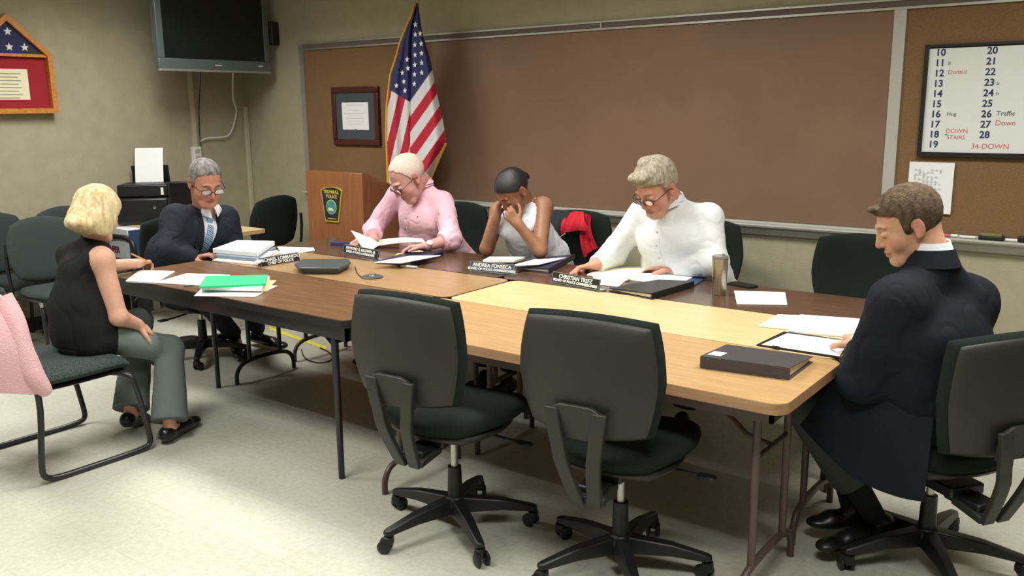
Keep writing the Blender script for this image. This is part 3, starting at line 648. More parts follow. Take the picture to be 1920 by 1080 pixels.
# ================================================================ FLAG
fg=empty('flag',(-4.45,4.72,0),0,'United States flag with gold fringe hanging from an indoor pole','flag')
yfl=4.72;pole=PY(769,150,yfl);px_=pole[0]
PT=PY(784,-6,yfl);q_=PY(770,190,yfl);PB=q_+(PT-q_)*(q_[2]-.04)/(q_[2]-PT[2]);fg.location=(PB[0],yfl,0)
inw(MB().tube([(PB[0],yfl,.04),tuple(PT)],.012,12).build('flag_pole',mat('pale_pole',(176,150,110),.4),fg),fg)
inw(MB().lathe([(0,0),(.11,0),(.11,.02),(.05,.04),(.02,.07),(0,.07)],(PB[0],yfl,0),24).build('pole_base',mat('brass',(170,130,60),.3,metal=.8),fg),fg)
inw(MB().lathe([(0,0),(.02,0),(.03,.02),(.02,.05),(0,.08)],tuple(PT),14).build('finial',mat('brass',(170,130,60),.3,metal=.8),fg),fg)
# cloth: left lobe and right lobe meeting at pole; built from outline traced in real distance, with pleats in depth
Lo=[(783,4,778),(752,80,769),(744,110,769),(734,140,768.5),(727,200,768),(726,250,768),(728,300,768),(729,345,768)]   # left x,y, pole x
Ro=[(783,4,786),(791,60,770),(806,110,769.5),(812,140,769),(820,180,769),(828,215,769),(837,265,769),(800,350,769)]
def lobe(side):
    rows=80;cols=40;pts=[];y0f=PY(770,6,yfl)[2];
    ys=np.linspace(6,345,rows+1)
    E=(Lo if side<0 else Ro);ey=[e[1] for e in E];ex=[e[0] for e in E]
    def fn(u,v):
        py=ys[int(round(u*rows))];xe=np.interp(py,ey,ex);
        xp=np.interp(py,[6,60,90,345],[782,771,770,769]) if side>0 else np.interp(py,[6,70,90,345],[781,770,770,769])
        if side>0 and py>265: xe=np.interp(py,[265,350],[837,800])
        px=xp+(xe-xp)*v
        dep=yfl-.02-.05*math.sin(v*PI)-.028*math.sin(v*9+u*2)*min(1,u*3)*(.3+.7*v)
        return PY(px,py,dep)
    return MB().sheet(fn,rows,cols,.003),fn
def flagmat():
    m=mat('flag_cloth',(200,200,200),.8,bump=.3,bscale=500,attr='tone');return m
NAVY=np.array(lin((40,42,92)));RED=np.array(lin((176,24,50)));WHT=np.array(lin((206,206,206)))
def proj(p):
    q=CM@(np.array(p)-np.array([0,0,CH]));return 960+CF*q[0]/q[2],540+CF*q[1]/q[2]
for side in(-1,1):
    mb,fn=lobe(side);o=inw(mb.build('flag_cloth',flagmat(),fg),fg)
    me=o.data;sub=None
    if True:
        # refine the cloth so the stripes are crisp
        o.modifiers.new('s','SUBSURF').levels=2;o.modifiers['s'].subdivision_type='SIMPLE';dg=bpy.context.evaluated_depsgraph_get();m2=bpy.data.meshes.new_from_object(o.evaluated_get(dg));o.modifiers.clear();o.data=m2;me=m2
        me.polygons.foreach_set('use_smooth',[True]*len(me.polygons))
    n=len(me.vertices);co=np.empty(n*3);me.vertices.foreach_get('co',co);co=co.reshape(-1,3)
    q=(co-np.array([0,0,CH]))@CM.T;X=960+CF*q[:,0]/q[:,2];Yp=540+CF*q[:,1]/q[:,2]
    col=np.zeros((n,4));col[:,3]=1
    if side>0:
        # canton edge line: from (769,190) up to (812,130); stripes parallel to it, steepening to the right
        s=((Yp-190)*1.0+(X-769)*1.42)/29.  # stripe coordinate grows downwards-right
        can=s<0;k=np.floor(s).astype(int)
        stripe=np.where((k%2==0)[:,None],WHT,RED)
    else:
        # stripes fan down-left of canton bottom edge from (735,170) to (769,190)
        s=(X-736)+( (Yp-172)*.235);can=(Yp-172)-(X-737)*.62<0
        k=np.floor((s+2)/14.5).astype(int);stripe=np.where((k%2==0)[:,None],WHT,RED)
    col[:,:3]=np.where(can[:,None],NAVY,stripe)
    at=me.color_attributes.new('tone','FLOAT_COLOR','POINT');at.data.foreach_set('color',col.astype(np.float32).ravel())
    # stars
    st=[(779,46),(779,65),(778,84),(778.5,103),(778,121.5),(777.5,139.5),(777,157.5),(790,82),(790.5,100),(791,118),(791,136.5),(788,63)] if side>0 else [(763.5,111.5),(765,128),(754.5,136.5),(757.5,153),(743.5,160.5),(759.5,170)]
    for (sx_,sy_) in st:
        E=(Lo if side<0 else Ro);ey=[e[1] for e in E];ex=[e[0] for e in E];xe=np.interp(sy_,ey,ex);xp=np.interp(sy_,[6,60,90,345],[782,771,770,769]);v=max(.02,min(.98,(sx_-xp)/(xe-xp)));u=(sy_-6)/339
        u=round(u*80)/80;p=PY(sx_,sy_,fn(u,v)[1]-.007);inw(star(p,.021,(1,0,0),(0,0,1),(0,-1,0)).build('star',M_star,fg,smooth=None),fg)
    fr_=MB();E=(Lo if side<0 else Ro);pts=[fn(i/80,1.0) for i in range(0 if side<0 else 62,81)];fr_.tube([p+np.array([side*.006,-.004,0]) for p in pts],.0095,8)
    if side>0: fr_.tube([fn(i/80,0)+np.array([-.012,-.012,0]) for i in range(0,22)],.008,8)
    inw(fr_.build('gold_fringe',mat('gold_fringe',(214,158,44),.7,bump=.6,bscale=400),fg),fg)
# ================================================================ THINGS ON THE TABLES
TZ=.7405
def quad(px,z): return [PZ(x,y,z) for x,y in px]
def paper(name,label,px,z=TZ+.001,th=.0015,m=None,lines=0,curl=0,cat='paper',grp=None,pages=0):
    """a sheet or stack whose four corners are tl,tr,br,bl on the table"""
    q=quad(px,z);A,B,C_,D=q
    def fn(u,v):
        p=(A*(1-u)+B*u)*(1-v)+(D*(1-u)+C_*u)*v;return p+np.array([0,0,th/2+curl*(u*u*.5+ (v*(1-v))*.3)])
    o=MB().sheet(fn,8,8,th).build(name,m or M_paper);o.data.name=name
    if lines:
        f=MB();rg=np.random.RandomState(len(label))
        for i in range(lines):
            v=.12+.76*i/max(lines-1,1);a=.1;b=.55+.33*rg.rand();e=np.array([0,0,th/2+.0006])
            n=6
            for k in range(n):
                u0=a+(b-a)*k/n;u1=a+(b-a)*(k+1)/n
                f.add([fn(u0,v)+e,fn(u1,v)+e,fn(u1,v+.012)+e,fn(u0,v+.012)+e],[(0,1,2,3)])
        f.build('printed_lines',M_grey2,o,smooth=None)
    return tag(o,label,cat,grp)
def binder(px,label,h=.045,m=None,label_w=False,openp=None,name='ring_binder',cat='binder'):
    """px: four base corners tl,tr,br,bl ; spine along bl-br"""
    q=quad(px,TZ);A,B,C_,D=q;c=sum(q)/4;b=empty(name,tuple(c),0,label,cat);m=m or M_black
    def P(u,v,z): return (A*(1-u)+B*u)*(1-v)+(D*(1-u)+C_*u)*v-c+np.array([0,0,z])
    def slab(z0,z1,u0=0,u1=1,v0=0,v1=1,dz=0):
        vs=[P(u,v,z+(dz*(1-v) if i else 0)) for i,z in enumerate((z0,z1)) for u,v in((u0,v0),(u1,v0),(u1,v1),(u0,v1))]
        vs=[P(u,v,z-dz*(1-v)*0) for z in(z0,z1) for u,v in((u0,v0),(u1,v0),(u1,v1),(u0,v1))]
        return vs,[(3,2,1,0),(4,5,6,7),(0,1,5,4),(1,2,6,5),(2,3,7,6),(3,0,4,7)]
    MB().add(*slab(.0,.004)).build('back_cover',m,b,bevel=.001)
    vs,fs=slab(h-.004,h);vs=[v-np.array([0,0,(h*.45 if i%4 in(0,1) else 0)]) for i,v in enumerate(vs)]
    MB().add(vs,fs).build('front_cover',m,b,bevel=.001)
    MB().add(*slab(.0041,h-.0041,v0=.975)).build('spine',m,b,bevel=.001)
    vs,fs=slab(.006,h-.008,.03,.97,.04,.95);vs=[v-np.array([0,0,(h*.42 if i in(4,5) else 0)]) for i,v in enumerate(vs)]
    MB().add(vs,fs).build('pages',M_paper2,b)
    if label_w:
        e=.0008;vs=[P(u,v,h+e-(1-v)*h*.45) for u,v in((.04,.6),(.19,.6),(.19,.86),(.04,.86))];MB().add(vs+[p-np.array([0,0,.0006]) for p in vs],[(0,1,2,3),(7,6,5,4),(0,4,5,1),(1,5,6,2),(2,6,7,3),(3,7,4,0)]).build('white_label',M_paper,b)
    return b
# right front: closed binder
binder([(1362,657),(1524,680),(1480,713),(1312,690)],'black closed binder with small white label lying on the light oak table',.042,mat('binder_charcoal',(62,60,62),.4,bump=.1,bscale=500),label_w=True)
# papers before right man
cbd=paper('clipboard','black clipboard with a white form beside the right man in suit',[(1470,623),(1592,640),(1572,672),(1418,648)],th=.004,m=M_black,cat='clipboard')
q=quad([(1476,625),(1592,640),(1574,668),(1428,646)],TZ+.0065);MB().sheet(lambda u,v:(q[0]*(1-u)+q[1]*u)*(1-v)+(q[3]*(1-u)+q[2]*u)*v,4,4,.001).build('form',M_paper,cbd)
a,b_=PZ(1448,650,TZ+.008),PZ(1462,652,TZ+.008);MB().tube([a,b_],.005,8).build('clip',M_black,cbd)
a=PZ(1475,630,TZ+.0075);b_=PZ(1500,642,TZ+.0075);MB().tube([a,(a+b_)/2+np.array([.0,.01,0]),b_],.0006,5).build('pen_stroke',M_grey,cbd)
paper('paper_stack','topmost left sheaf of white papers on pale maple table before the right man',[(1458,592),(1512,594),(1512,622),(1424,613)],th=.006,lines=4)
paper('paper_stack','white paper stack under the right suited man\'s hand, beside the clipboard',[(1500,593),(1612,601),(1606,634),(1478,624)],th=.008,lines=5)
o=MB().lathe([(0,0),(.012,0),(.012,.002),(0,.002)],PZ(1508,614,TZ+.009),12).build('binder_clip',M_grey);tag(o,'small grey clip lying on the white papers before the right man','clip')
paper('paper_sheet','single white sheet on dark table right of the steel tumbler',[(1376,546),(1472,549),(1476,572),(1382,571)],th=.003,lines=3)
# tumbler
tp=PZ(1348,552,TZ);tb=empty('steel_tumbler',tuple(tp),0,'stainless steel insulated tumbler standing on the dark table by the white shirt man','tumbler')
M_steel=mat('brushed_steel_warm',(168,160,140),.3,metal=.85,bump=.05,bscale=300)
MB().lathe([(0,0),(.029,0),(.031,.004),(.036,.15),(.037,.168),(.034,.17),(0,.17)],n=28).build('tumbler_body',M_steel,tb)
MB().lathe([(0,.170),(.036,.170),(.037,.176),(.034,.182),(.02,.181),(0,.181)],n=28).lathe([(0,.181),(.007,.181),(.006,.19),(0,.19)],(.015,0,0),10).build('lid',mat('clear_lid_grey',(120,122,118),.2),tb)
# mobile phone at back table edge behind tumbler
o=MB().prism(rrect(-.035,.035,-.07,.07,.01),(0,.009)).build('mobile_phone',M_black,loc=tuple(PZ(1392,536,TZ)),rot=(0,0,1.3));tag(o,'black phone on back edge of dark table right of the tumbler','phone')
# white shirt man's documents and binder
paper('open_folder','cream open folder with white pages under the white shirt man\'s hand',[(1150,500),(1222,504),(1176,528),(1100,517)],th=.008,m=M_paper2,curl=.006,cat='folder')
paper('document','white pages on cream backing in front of the white shirt man',[(1196,514),(1310,516),(1272,537),(1176,525)],th=.006,m=M_paper,curl=.004,lines=3,cat='document')
paper('paper_sheet','white sheet just behind the third name plate on the dark table',[(1112,513),(1176,524),(1160,538),(1112,533)],th=.002)
paper('blue_folder','navy blue folder under the white pages, left of the steel tumbler',[(1300,515),(1328,520),(1296,540),(1240,536)],th=.006,m=mat('navy_card',(44,66,102),.5),cat='folder')
binder([(1196,530),(1302,536),(1296,553),(1212,563)][:4] if 0 else [(1142,546),(1234,530),(1302,538),(1222,562)],'black ring binder lying partly open before the white shirt man, right of name plate',.03)
# woman's binder
binder([(966,506),(1014,488),(1078,486),(1030,513)],'dark blue ring binder before the woman in white, right of her name plate',.03,mat('binder_navy',(34,34,62),.35))
paper('document','white pages lying on the dark blue binder before the woman',[(1000,488),(1062,484),(1010,497),(958,499)],z=TZ+.034,th=.004,lines=3,cat='document')
paper('document','white pages left of the dark blue binder, before the woman in white',[(918,485),(988,485),(964,492),(905,492)],z=TZ+.02,th=.012,lines=3,cat='document')
# pink shirt man's binder and pages
binder([(706,494),(760,478),(832,479),(772,500)],'dark ring binder before the pink shirt man, right of name plate',.028,mat('binder_navy',(34,34,62),.35))
paper('document','white pages lying askew on the dark binder before pink shirt man',[(768,481),(826,480),(752,494),(702,493)],z=TZ+.032,th=.004,lines=2,cat='document')
paper('paper_stack','thin cream papers under the watch hand of the pink shirt man',[(745,476),(790,470),(800,476),(735,484)],z=TZ+.002,th=.003,m=M_manila)
o=MB().tube([PZ(752,499,TZ+.008),PZ(782,501,TZ+.008)],.007,8).build('pen',M_grey);tag(o,'grey pen lying in front of the pink shirt man\'s binder','pen')
o=MB().prism(rrect(-.09,.09,-.035,.035,.03),(0,.02)).build('glasses_case',mat('violet_case',(56,50,92),.5),loc=tuple(PZ(645,460,TZ)),rot=(0,0,.35));tag(o,'slim violet case on dark table left of the pink shirt man','case')
# name plates
def plate(p0,p1,lines,label,h=.052,block=M_black,slant=.25,clear=False):
    a=PZ(*p0,TZ);b=PZ(*p1,TZ);U_=nrm(b-a);L=np.linalg.norm(b-a);N_=nrm(np.cross(U_,V(0,0,1)));t=empty('name_plate',tuple((a+b)/2),0,label,'name plate')
    if clear:
        MB().prism([(0,0),(.06,0),(.052,.006),(.012,.006)],(-L/2,L/2),(0,0,0),-N_,(0,0,1),U_).build('acrylic_foot',mat('clear_acrylic',(200,200,200),.15,trans=.6),t,smooth=None);z0=.008
    else: z0=0
    up=nrm(V(0,0,1)-N_*slant)
    MB().prism([(-L/2,0),(L/2,0),(L/2,h),(-L/2,h)],(-.012 if not clear else -.006,0),np.array([0,0,z0]),U_,up,N_*1.0).build('plate_block',block,t,bevel=.001)
    f=MB()
    for (x0,x1,y0,y1) in((-L/2,L/2,h-.002,h),(-L/2,L/2,0,.002),(-L/2,-L/2+.002,0,h),(L/2-.002,L/2,0,h)): f.prism([(x0,y0),(x1,y0),(x1,y1),(x0,y1)],(.0002,.001),np.array([0,0,z0]),U_,up,N_)
    f.build('silver_edge',M_alu,t,smooth=None)
    bpy.context.view_layer.update();c=(a+b)/2+np.array([0,0,z0]);FN=np.cross(U_,up)
    for s,sz,hh in lines: text('lettering',s,sz,c+up*hh+FN*.0012,U_,up,M_white,t,bold=.0006,sx=1.0)
    return t
plate((1034,531),(1122,548),[('CHRISTIAN TREFZ',.027,.034),('BOARD OF POLICE COMMISSIONERS',.0175,.014)],'black name plate in front of the man in the white shirt',clear=True)
plate((880,510),(963,518),[('ANDREA FONSECA',.027,.034),('BOARD OF POLICE COMMISSIONERS',.0175,.014)],'grey name plate in clear holder in front of the woman in white',block=mat('plate_slate',(62,74,88),.4),clear=True)
plate((643,476),(708,489),[('RAYMOND G. BALDWIN, JR.',.024,.034),('BOARD OF POLICE COMMISSIONERS',.0175,.014)],'black name plate in front of the man in the pink shirt',clear=True)
plate((490,501),(563,489),[('MICHAEL LOMBARDO',.027,.034),('CHIEF OF POLICE',.022,.014)],'black name plate on the tan table beside the stack of white binders',h=.05)
# stack of papers and white binders before the left man
bq=[(446,467),(516,469),(484,492),(400,484)]
z=TZ
for i,(mm,h,off,lab) in enumerate(((M_paper,.010,(0,6),'lowest white binder under the pile before the striped tie man'),(mat('steel_blue_cover',(112,128,140),.5),.020,(2,3),'steel blue bound report between the white binders, striped tie man'),(M_paper,.026,(0,0),'thick pile of white papers topmost before the striped tie man'))):
    q=[(x+off[0],y+off[1]) for x,y in bq];base=quad(q,TZ);A,B,C_,D=base
    o=MB();o.add([p+np.array([0,0,z-TZ]) for p in base]+[p+np.array([0,0,z-TZ+h]) for p in base],[(3,2,1,0),(4,5,6,7),(0,1,5,4),(1,2,6,5),(2,3,7,6),(3,0,4,7)])
    o=o.build('report_stack',mm,bevel=.002);tag(o,lab,'papers');z+=h+.0006
for i in range(3):
    base=quad([(505+i*9,474+i),(520+i*10,472+i),(487+i*8,494-i*3),(472+i*8,497-i*3)],TZ+.002+.012*(2-i))
    o=MB().add([p for p in base]+[p+np.array([0,0,.009]) for p in base],[(3,2,1,0),(4,5,6,7),(0,1,5,4),(1,2,6,5),(2,3,7,6),(3,0,4,7)]).build('document',M_paper,bevel=.001);tag(o,('bottom','middle','upper')[i]+' fanned white document between the paper pile and name plate','document')
paper('document','white document with blue edge on tan table behind the leftmost name plate',[(520,464),(588,466),(590,470),(532,480)],th=.006,lines=2,cat='document')
# conference unit and puck on the tan table
cu_=empty('flat_device',tuple(PZ(605,499,TZ)),0,'dark grey flat slab device with tapered base on the tan table','device')
q=[PZ(*p,TZ+.035)-PZ(605,499,TZ) for p in((552,496),(566,487),(655,486),(658,492),(636,503),(562,503))]
q=[p*np.array([1,1,0]) for p in q];cc=sum(q)/len(q)
def ringv(s,z): return [cc+(p-cc)*s+np.array([0,0,z]) for p in q]
n=len(q);vs=ringv(.86,0)+ringv(.9,.01)+ringv(1.,.03)+ringv(.99,.038)+ringv(.9,.041)
MB().add(vs,[tuple(reversed(range(n))),tuple(range(4*n,5*n))]+[(k*n+i,k*n+(i+1)%n,(k+1)*n+(i+1)%n,(k+1)*n+i) for k in range(4) for i in range(n)]).build('device_body',mat('device_grey',(70,76,80),.35),cu_,bevel=.003)
pk=empty('microphone_puck',tuple(PZ(698,520,TZ)),0,'round grey tabletop microphone with silver centre on the tan table','microphone')
MB().lathe([(0,0),(.055,0),(.057,.004),(.045,.010),(0,.012)],n=28).build('puck_base',mat('device_grey',(70,76,80),.35),pk);MB().lathe([(0,.010),(.022,.0105),(.018,.016),(0,.018)],n=20).build('silver_button',M_chrome,pk)
tag(MB().tube([PZ(666,500,TZ+.003),PZ(668,510,TZ+.003),PZ(676,519,TZ+.003),PZ(684,521,TZ+.003)],.0022,6,2).build('black_cable',M_black),'thin dark cable from the flat device to the round microphone','cable')
# lady's table
paper('paper_stack','white note pad under the blonde woman\'s writing hand on dark table',[(262,509),(328,511),(292,532),(236,529)],th=.008)
paper('paper_stack','white pages between the note pad and the green folder',[(350,514),(432,517),(372,536),(292,531)],th=.005,lines=4)
paper('dark_folder','thin dark teal folder edge under the white pages by green folder',[(392,526),(410,520),(380,534),(344,538)],th=.004,z=TZ,m=mat('dark_teal',(40,76,74),.5),cat='folder')
paper('paper_sheet','loose white sheet under the green folder at dark table front edge',[(380,540),(520,536),(478,557),(364,555)],th=.002,z=TZ+.0005)
paper('manila_folder','yellow manila envelope sticking out under the green folder',[(440,526),(518,528),(496,548),(420,545)],th=.006,z=TZ+.003,m=M_manila,cat='folder')
paper('report_stack','stack of white documents directly beneath the green folder',[(390,524),(506,524),(492,546),(376,544)],th=.018,z=TZ+.012,m=M_paper,cat='papers')
paper('green_folder','bright green folder on the papers at the front of dark table',[(386,521),(502,519),(498,536),(374,541)],th=.010,z=TZ+.030,m=mat('green_card',(20,190,120),.5),curl=.002,cat='folder')
# floor: tape, socket cable
o=MB().sheet(lambda u,v:PZ(505+u*107,612+u*38+v*6,.002),4,1,.001).build('floor_tape',mat('yellow_tape',(226,222,70),.6));tag(o,'yellow tape strip stuck to the floor under the tables','tape')
tag(MB().tube([PZ(*p,.006) for p in((565,655),(570,672),(590,680),(612,680),(625,672),(618,660),(600,652))],.004,6,2).build('black_cable',M_black),'black cable curling on the floor under the tan table','cable')
# pedal like dark strap shapes seen on the floor are cable plugs
# ================================================================ PEOPLE
def frame(f,u=(0,0,1)):
    f=nrm(f);r=nrm(np.cross(f,u));u2=np.cross(r,f);return np.array([r,f,u2])   # rows: right, forward, up
def head_field(F,C,R,s=1.,jaw=1.,nose=1.,ears=1,k=.018,fat=0.):
    L=lambda *p: C+s*(np.array(p,float)@R)
    e=lambda c,r,k=.016,sub=False: F.el(L(*c),np.array(r)*s,R,k*s,sub)
    e((0,-.014,.034),(.077,.097,.084),0);e((0,.036,-.022),(.061+fat,.058,.084));e((0,.03,-.074),((.052+fat)*jaw,.054,.040))
    F.rc(L(-.03,.066,-.098),L(.03,.066,-.098),.018*s,.018*s,.02*s);e((0,.074,-.100),(.022,.018,.018),.014)
    for x in(-1,1):
        e((x*.040,.058,-.034),(.024+fat*.6,.026,.026),.02);e((x*.031,.100,.004),(.019,.014,.013),.010,True);e((x*.031,.079,.001),(.0165,.0145,.0125),.004)
        F.rc(L(x*.012,.090,.026),L(x*.046,.080,.026),.006*s,.005*s,.012*s)
        if ears:
            Re=np.array([[math.cos(.35*x),math.sin(.35*x)*-1*-1,0],[-math.sin(.35*x),math.cos(.35*x),0],[0,0,1]])@R
            F.el(L(x*.079,-.012,-.004),np.array((.0075,.019,.033))*s,Re,.006*s);F.el(L(x*.087,-.008,.0),np.array((.006,.011,.019))*s,Re,.004*s,True);e((x*.078,-.004,-.031),(.008,.011,.011),.006)
    F.rc(L(0,.088,.016),L(0,.106*(.92+.08*nose),-.030),.0072*s,.0112*s*nose,.012*s)
    for x in(-1,1): F.el(L(x*.0125,.095,-.034),np.array((.0088,.010,.0078))*s*nose,R,.006*s)
    e((0,.086,-.060),(.025,.013,.0065),.006);e((0,.085,-.0725),(.022,.013,.007),.006);e((0,.100,-.0665),(.024,.006,.0016),.003,True)
def head_tones(C,R,s,base,lip,brow,extra=(),blush=None):
    base=np.array(lin(base));lip=np.array(lin(lip));brow=np.array(lin(brow));bl=np.array(lin(blush)) if blush else base*np.array([1.0,.78,.74])
    dark=np.array(lin((52,36,32)))
    def fn(P):
        q=(P-C)@R.T/s;col=np.tile(base,(len(P),1))
        def blob(c,r,cc,a=1,p=2.):
            d=np.sqrt((((q-np.array(c))/np.array(r))**2).sum(1));w=np.clip((1.15-d)/.3,0,1)*a;col[:]=col*(1-w[:,None])+cc*w[:,None]
        for x in(-1,1):
            blob((x*.042,.07,-.03),(.028,.04,.024),bl,.45);blob((x*.079,-.01,-.004),(.013,.026,.04),bl,.55)
            blob((x*.030,.092,.027),(.019,.022,.0045),brow,.85);blob((x*.031,.093,-.0045),(.0165,.012,.0022),dark,.85)
        blob((0,.106,-.032),(.018,.02,.016),bl,.5);blob((0,.094,-.066),(.024,.022,.0105),lip,.8);blob((0,.094,-.0665),(.022,.022,.0018),dark,.6)
        for c,r,cc,a in extra: blob(c,r,np.array(lin(cc)),a)
        return col
    return fn
def hand(F,W,d,n,side,curl=.5,s=1.,spread=.0,thumb=.6,curls=None):
    """W wrist, d fingers' direction, n the way the palm faces, side +1/-1 picks the thumb side"""
    d=nrm(d);n=nrm(np.array(n,float)-d*(np.array(n,float)@d));t=np.cross(d,n)*side;W=np.array(W,float)
    off=[.031,.0105,-.0105,-.029];fl=[.96,1.05,.98,.78]
    kn=[]
    for i in range(4):
        k_=W+d*(.088-.004*abs(i-1))*s+t*off[i]*s*(1+spread);kn.append(k_);F.rc(W+d*.012*s+t*off[i]*.55*s,k_,.0145*s,.0115*s,.012)
    F.rc(W-d*.01,W+d*.02*s,.024*s,.022*s,.02,u=n,st=.78)
    for i in range(4):
        c=curls[i] if curls else curl*(1+.12*i);p=kn[i];a=c*.55;lay=t*off[i]*spread*4
        for j,(L_,r0,r1) in enumerate(((.043,.0100,.0090),(.027,.0090,.0083),(.022,.0083,.0068))):
            dd=nrm(d*math.cos(a)+n*math.sin(a)+lay);q=p+dd*L_*fl[i]*s;F.rc(p,q,r0*s,r1*s,.0035);p=q;a+=c*(.85 if j==0 else .6)
    p=W+d*.022*s+t*.026*s+n*.006;dd=nrm(t*.75+d*.62+n*.35*thumb)
    for j,(L_,r0,r1) in enumerate(((.040,.0145,.0115),(.031,.0112,.0100),(.025,.0100,.0078))):
        q=p+dd*L_*s;F.rc(p,q,r0*s,r1*s,.008 if j==0 else .004);p=q;dd=nrm(dd+d*.28-t*.22+n*.22*thumb)
def limb(F,pts,rs,k=.02):
    for i in range(len(pts)-1): F.rc(pts[i],pts[i+1],rs[i],rs[i+1],k)
def torso(F,J,g=0.,w=1.,dpt=1.,belly=0.,k=.05,skirt=0,bust=0):
    """J: neck, shL, shR, chest, waist, pelvis, fwd"""
    ax=nrm(J['shR']-J['shL']);f=J['fwd']
    sw=np.linalg.norm(J['shR']-J['shL'])
    up=nrm(J['neck']-J['waist'])
    c1=(J['shL']+J['shR'])/2-up*.07
    F.rc(c1,J['chest'],(.090+g)*dpt,(.104+g)*dpt,k,u=ax,st=sw*.5*w/(.105)*.98)
    F.rc(J['chest'],J['waist'],(.104+g)*dpt,(.116+g+belly)*dpt,k,u=ax,st=1.42*w)
    F.rc(J['waist'],J['pelvis'],(.112+g+belly)*dpt,(.125+g)*dpt,k,u=ax,st=1.42*w)
    for s in('shL','shR'): 
        F.rc(J['neck']-up*.045,J[s]-up*.008,.048+g,.056+g,.06)
        if bust: F.el(J['chest']+f*(.060)+ax*(.07 if s=='shR' else -.07)+up*.025,(.062,.055,.062),np.array([ax,f,up]),.04)
def neck(F,J,C,R,s,r=.056):
    F.rc(C+s*(np.array((0,-.028,-.045))@R),J['neck']+V(0,0,.015),r*s,r*1.06*s,.025)
def box_of(pts,m):
    P=np.array(pts);return P.min(0)-m,P.max(0)+m
def skin_mat(name,sss=.12,rough=.5): return mat(name,(200,150,120),rough,attr='tone',sss=sss,spec=.35,bump=.08,bscale=350,var=.10,vscale=60)
M_skin=skin_mat('skin');
def inp(o,p): o.matrix_parent_inverse=Matrix.Translation(p.location).inverted();return o
def hair_field(C,R,s,prof,th=.008,back=.0,seed=1,res=.004,amp=.0012,freq=260,top=0.,ear=True,side=0.,drop=None,extra=None,lumps=()):
    """shell over the skull kept above the hairline profile prof(forward)->height"""
    lo,hi=C-.24*s,C+.2*s;F=Field(lo,hi,res);L=lambda *p: C+s*(np.array(p,float)@R)
    F.el(L(0,-.014-back*.3,.034+top*.5),np.array((.077+th+side,.097+th+back*.6,.084+th+top*.6))*s,R,0)
    if drop:
        for c,r in drop: F.el(L(*c),np.array(r)*s,R,.02)
    P=F.pts();q=(P-C.astype(np.float32))@R.T.astype(np.float32)/s
    fx=np.array([p[0] for p in prof]);fz=np.array([p[1] for p in prof]);h=np.interp(q[...,1],fx,fz)
    if extra is not None: h=h+extra(q)
    cut=(h-q[...,2])*.6*s
    F.F=np.maximum(F.F,cut.astype(np.float32))
    for c,r in lumps: F.el(L(*c),np.array(r)*s,R,.012)
    if ear:
        for x in(-1,1): F.el(L(x*.082,-.008,-.012),np.array((.02,.024,.036))*s,R,.004,True)
    F.folds(amp,freq,seed,(1,1,.35));return F
def glasses(par,C,R,s,m,lens=True,w=.026,h=.017,drop=-.004,y=.108,name='glasses',half=False):
    L=lambda *p: C+s*(np.array(p,float)@R);g=MB()
    for x in(-1,1):
        pts=[]
        for i in range(17):
            a=2*PI*i/16;ca,sa=math.cos(a),math.sin(a);pts.append(L(x*.034+w*np.sign(ca)*abs(ca)**.75,y-.012*abs((x*.034+w*ca))/.06,drop+h*np.sign(sa)*abs(sa)**.75))
        g.tube(pts,.0018*s if not half else .0013*s,6)
        g.tube([L(x*(.034+w),y-.012,drop+.005),L(x*.076,y-.025,drop+.008),L(x*.084,.0,drop+.010),L(x*.083,-.018,drop-.004)],.0020*s,6)
    g.tube([L(-.009,y,drop+.004),L(0,y+.003,drop+.007),L(.009,y,drop+.004)],.0018*s,6)
    o=inp(g.build(name,m,par),par)
    if lens:
        gl=mat('spectacle_lens',(225,232,235),.08,trans=.92,spec=.6)
        for x in(-1,1):
            pol=[(x*.034+(w-.001)*np.sign(math.cos(a))*abs(math.cos(a))**.75,(h-.001)*np.sign(math.sin(a))*abs(math.sin(a))**.75) for a in np.linspace(0,2*PI,16,endpoint=False)]
            l=MB().prism(pol,(-.0007*s,.0007*s),L(0,y-.006,drop),R[0]*s,R[2]*s,R[1]).build('lens',gl,o,smooth=None);l.matrix_parent_inverse=Matrix.Identity(4)
            l.location=(0,0,0)
    return o
def collar(par,J,C,m,r=.066,h=.035,open_=.5,fwd=None,name='collar',tilt=.35,s=1.):
    """stand-up shirt collar with two pointed leaves"""
    f=nrm(fwd if fwd is not None else J['fwd']);ua=nrm(nrm(C-J['neck'])*tilt+V(0,0,1)*(1-tilt)-f*.10);f=nrm(f-ua*(f@ua));rt=np.cross(f,ua);c=J['neck']+f*.004;mb=MB();r=.058*s+.005
    def ringp(a,rr,z): return c+rr*(math.sin(a)*rt+math.cos(a)*f*1.08)+ua*z
    a0=open_;
    mb.sheet(lambda u,v:ringp(a0+(2*PI-2*a0)*u,r-.004*v+.012*(1-v),-.012+(h+.012)*v+.008*(1-math.cos(a0+(2*PI-2*a0)*u))*.5),36,4,.003)
    mb.sheet(lambda u,v:ringp(a0+(2*PI-2*a0)*u,r-.003+.016*v,h+.0*v-(h*.95)*v+.008*(1-math.cos(a0+(2*PI-2*a0)*u))*.5+.002),36,4,.003)
    for sx in(-1,1):
        A=ringp(sx*a0,r+.0,h);B=ringp(sx*(a0+.55),r+.012,h*.95+.004);C1=ringp(sx*(a0+.75),r+.024,-.004);D=ringp(sx*(a0*.9),r+.030,-.030)
        mb.sheet(lambda u,v:(A*(1-u)+B*u)*(1-v)+(D*(1-u)+C1*u)*v+f*.006*math.sin(v*PI),5,6,.0035)
    return inp(mb.build(name,m,par),par)
